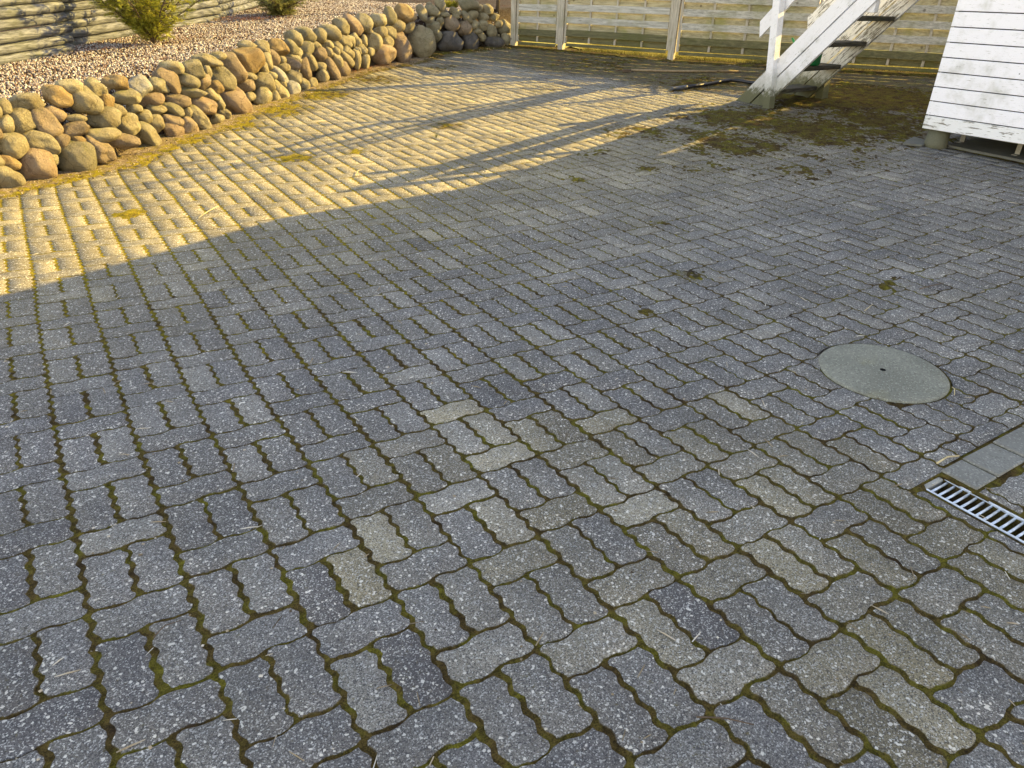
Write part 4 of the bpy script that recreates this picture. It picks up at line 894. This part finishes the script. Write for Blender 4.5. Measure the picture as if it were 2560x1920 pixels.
# ------------------------------------------------------------------ small litter
def twig(pts, label, r=.0022, mat='twig'):
    P = [gp(x, y, h) for x, y, h in pts]; tag(MB().tube(P, [r*(1-.4*i/len(P)) for i in range(len(P))], 6).build('twig', MAT[mat], None, True), label, 'twig', 'fallen twigs and stalks')
twig([(1740, 1800, .008), (1775, 1808, .012), (1810, 1811, .012), (1882, 1824, .008)], 'dark thin twig lying across the paver joint at the bottom of the yard', .0020)
twig([(2297, 728, .012), (2325, 722, .016), (2358, 713, .012)], 'curved pale brown twig on the pavers above the round cover', .0028)
twig([(2160, 782, .01), (2180, 768, .014)], 'short thin stalk just above the round cover', .0018, 'straw')
twig([(497, 549, .01), (520, 535, .014), (546, 519, .01)], 'long straw stalk on the sunlit pavers near the shadow edge', .003, 'straw')
twig([(890, 443, .01), (896, 432, .016), (912, 428, .012), (925, 433, .01)], 'bent straw piece beside the edge of the shadow', .003, 'straw')
twig([(2378, 975, .012), (2382, 985, .018), (2384, 993, .01)], 'tiny bleached stalk at the right rim of the round cover', .002, 'straw')
twig([(2340, 1165, .01), (2365, 1152, .014), (2395, 1146, .01)], 'tan stick fragments in the joint beside the smooth slabs', .0035, 'straw')
twig([(385, 1600, .008), (415, 1575, .012), (455, 1560, .008)], 'hair thin dark twig on the lower left pavers', .0014)
for (px, py, lb) in ((1530, 222, 'small pale weed growing in the sunlit joint near the pipe'), (1690, 245, 'pale dry weed tuft in the lit moss beside the stair foot'), (1622, 299, 'small dry weed at the shadow edge below the pipe'), (1090, 345, 'flat pale weed on the sunlit pavers')):
    p = G(px, py); tuft(p+Vector((0, 0, .004)), 16, .055, .05, MAT['weed'], 'weed', lb, 'weed', thin=.0022, spread=.02)
tp, _ = onface(354, 271); tuft(tp+Vector((-.03, -.06, -.02)), 40, .05, .04, MAT['weed'], 'grass_tuft', 'small green tuft growing between boulders', 'grass tuft', thin=.002, spread=.03)
# crumbs of grit along the foot of the wall and in the corner
def grit():
    n = 5200; xs = rng.uniform(-1, 8, n*5); ys = rng.uniform(3, 9.2, n*5); d = -wall_dist(xs, ys); m_ = (d > -.05) & (d < .34) & (rng.random(len(xs)) > np.clip(d/.34, 0, 1)**.7); xs = xs[m_][:n]; ys = ys[m_][:n]; n = len(xs)
    O = np.array([(1, 0, 0), (-1, 0, 0), (0, 1, 0), (0, -1, 0), (0, 0, 1), (0, 0, -1)], float); T = np.array([(0, 2, 4), (2, 1, 4), (1, 3, 4), (3, 0, 4), (2, 0, 5), (1, 2, 5), (3, 1, 5), (0, 3, 5)])
    s = rng.uniform(.003, .009, (n, 1, 3)); Qm = np.linalg.qr(rng.normal(size=(n, 3, 3)))[0]; Vv = np.einsum('nij,nkj->nki', Qm, O[None]*s); Vv += np.stack([xs, ys, zg(xs, ys)+.012], 1)[:, None]
    me = npmesh('grit', Vv.reshape(-1, 3), tris=(T[None]+np.arange(n)[:, None, None]*6).reshape(-1, 3)); attr(me, 'tone', np.repeat(rng.random(n), 6)); m = M('grit_stone')
    c = m.ramp(m.attr('tone'), [(0, (.06, .04, .025)), (.5, (.22, .165, .10)), (1, (.45, .38, .28))]); tag(link('grit', me, m.out(c, .9)), 'loose sandy grit along the foot of the boulder wall', 'grit', kind='stuff')
grit()
# drop helper-less transforms: parts keep world-space vertices through their parent inverse

def litter():
    V = []; F = []
    for k in range(900):
        px = random.uniform(-100, 2660); py = 150+1850*random.random()**1.6; p = G(px, py)
        if float(wall_dist(np.array([p.x]), np.array([p.y]))[0]) > -.05 or float(fence_dist(np.array([p.x]), np.array([p.y]))[0]) > -.1 or (p.x > 6.7 and p.y < 1): continue
        a = random.uniform(0, 6.28); s = random.uniform(.0012, .0032)*(1+(p-CO).length*.12); L = s*random.choice((1, 1.3, 4, 7)); ca, sa = math.cos(a), math.sin(a); w_ = s*(1 if L < s*2 else .45); z = p.z+.003; i = len(V)
        for (u, v, h) in ((-L, -w_, 0), (L, -w_, .0), (L, w_, 0), (-L, w_, 0), (0, 0, s*.9)): V.append((p.x+u*ca-v*sa, p.y+u*sa+v*ca, z+h))
        F += [(i, i+1, i+4), (i+1, i+2, i+4), (i+2, i+3, i+4), (i+3, i, i+4)]
    m = M('debris'); c = m.ramp(m.noise(3, 2), [(.35, (.05, .035, .02)), (.5, (.30, .24, .15)), (.62, (.55, .52, .45))]); tag(MB().add(V, F).build('debris', m.out(c, .8), recalc=False), 'tiny bits of grit, straw and bark scattered over the pavers', 'debris', kind='stuff')
litter()
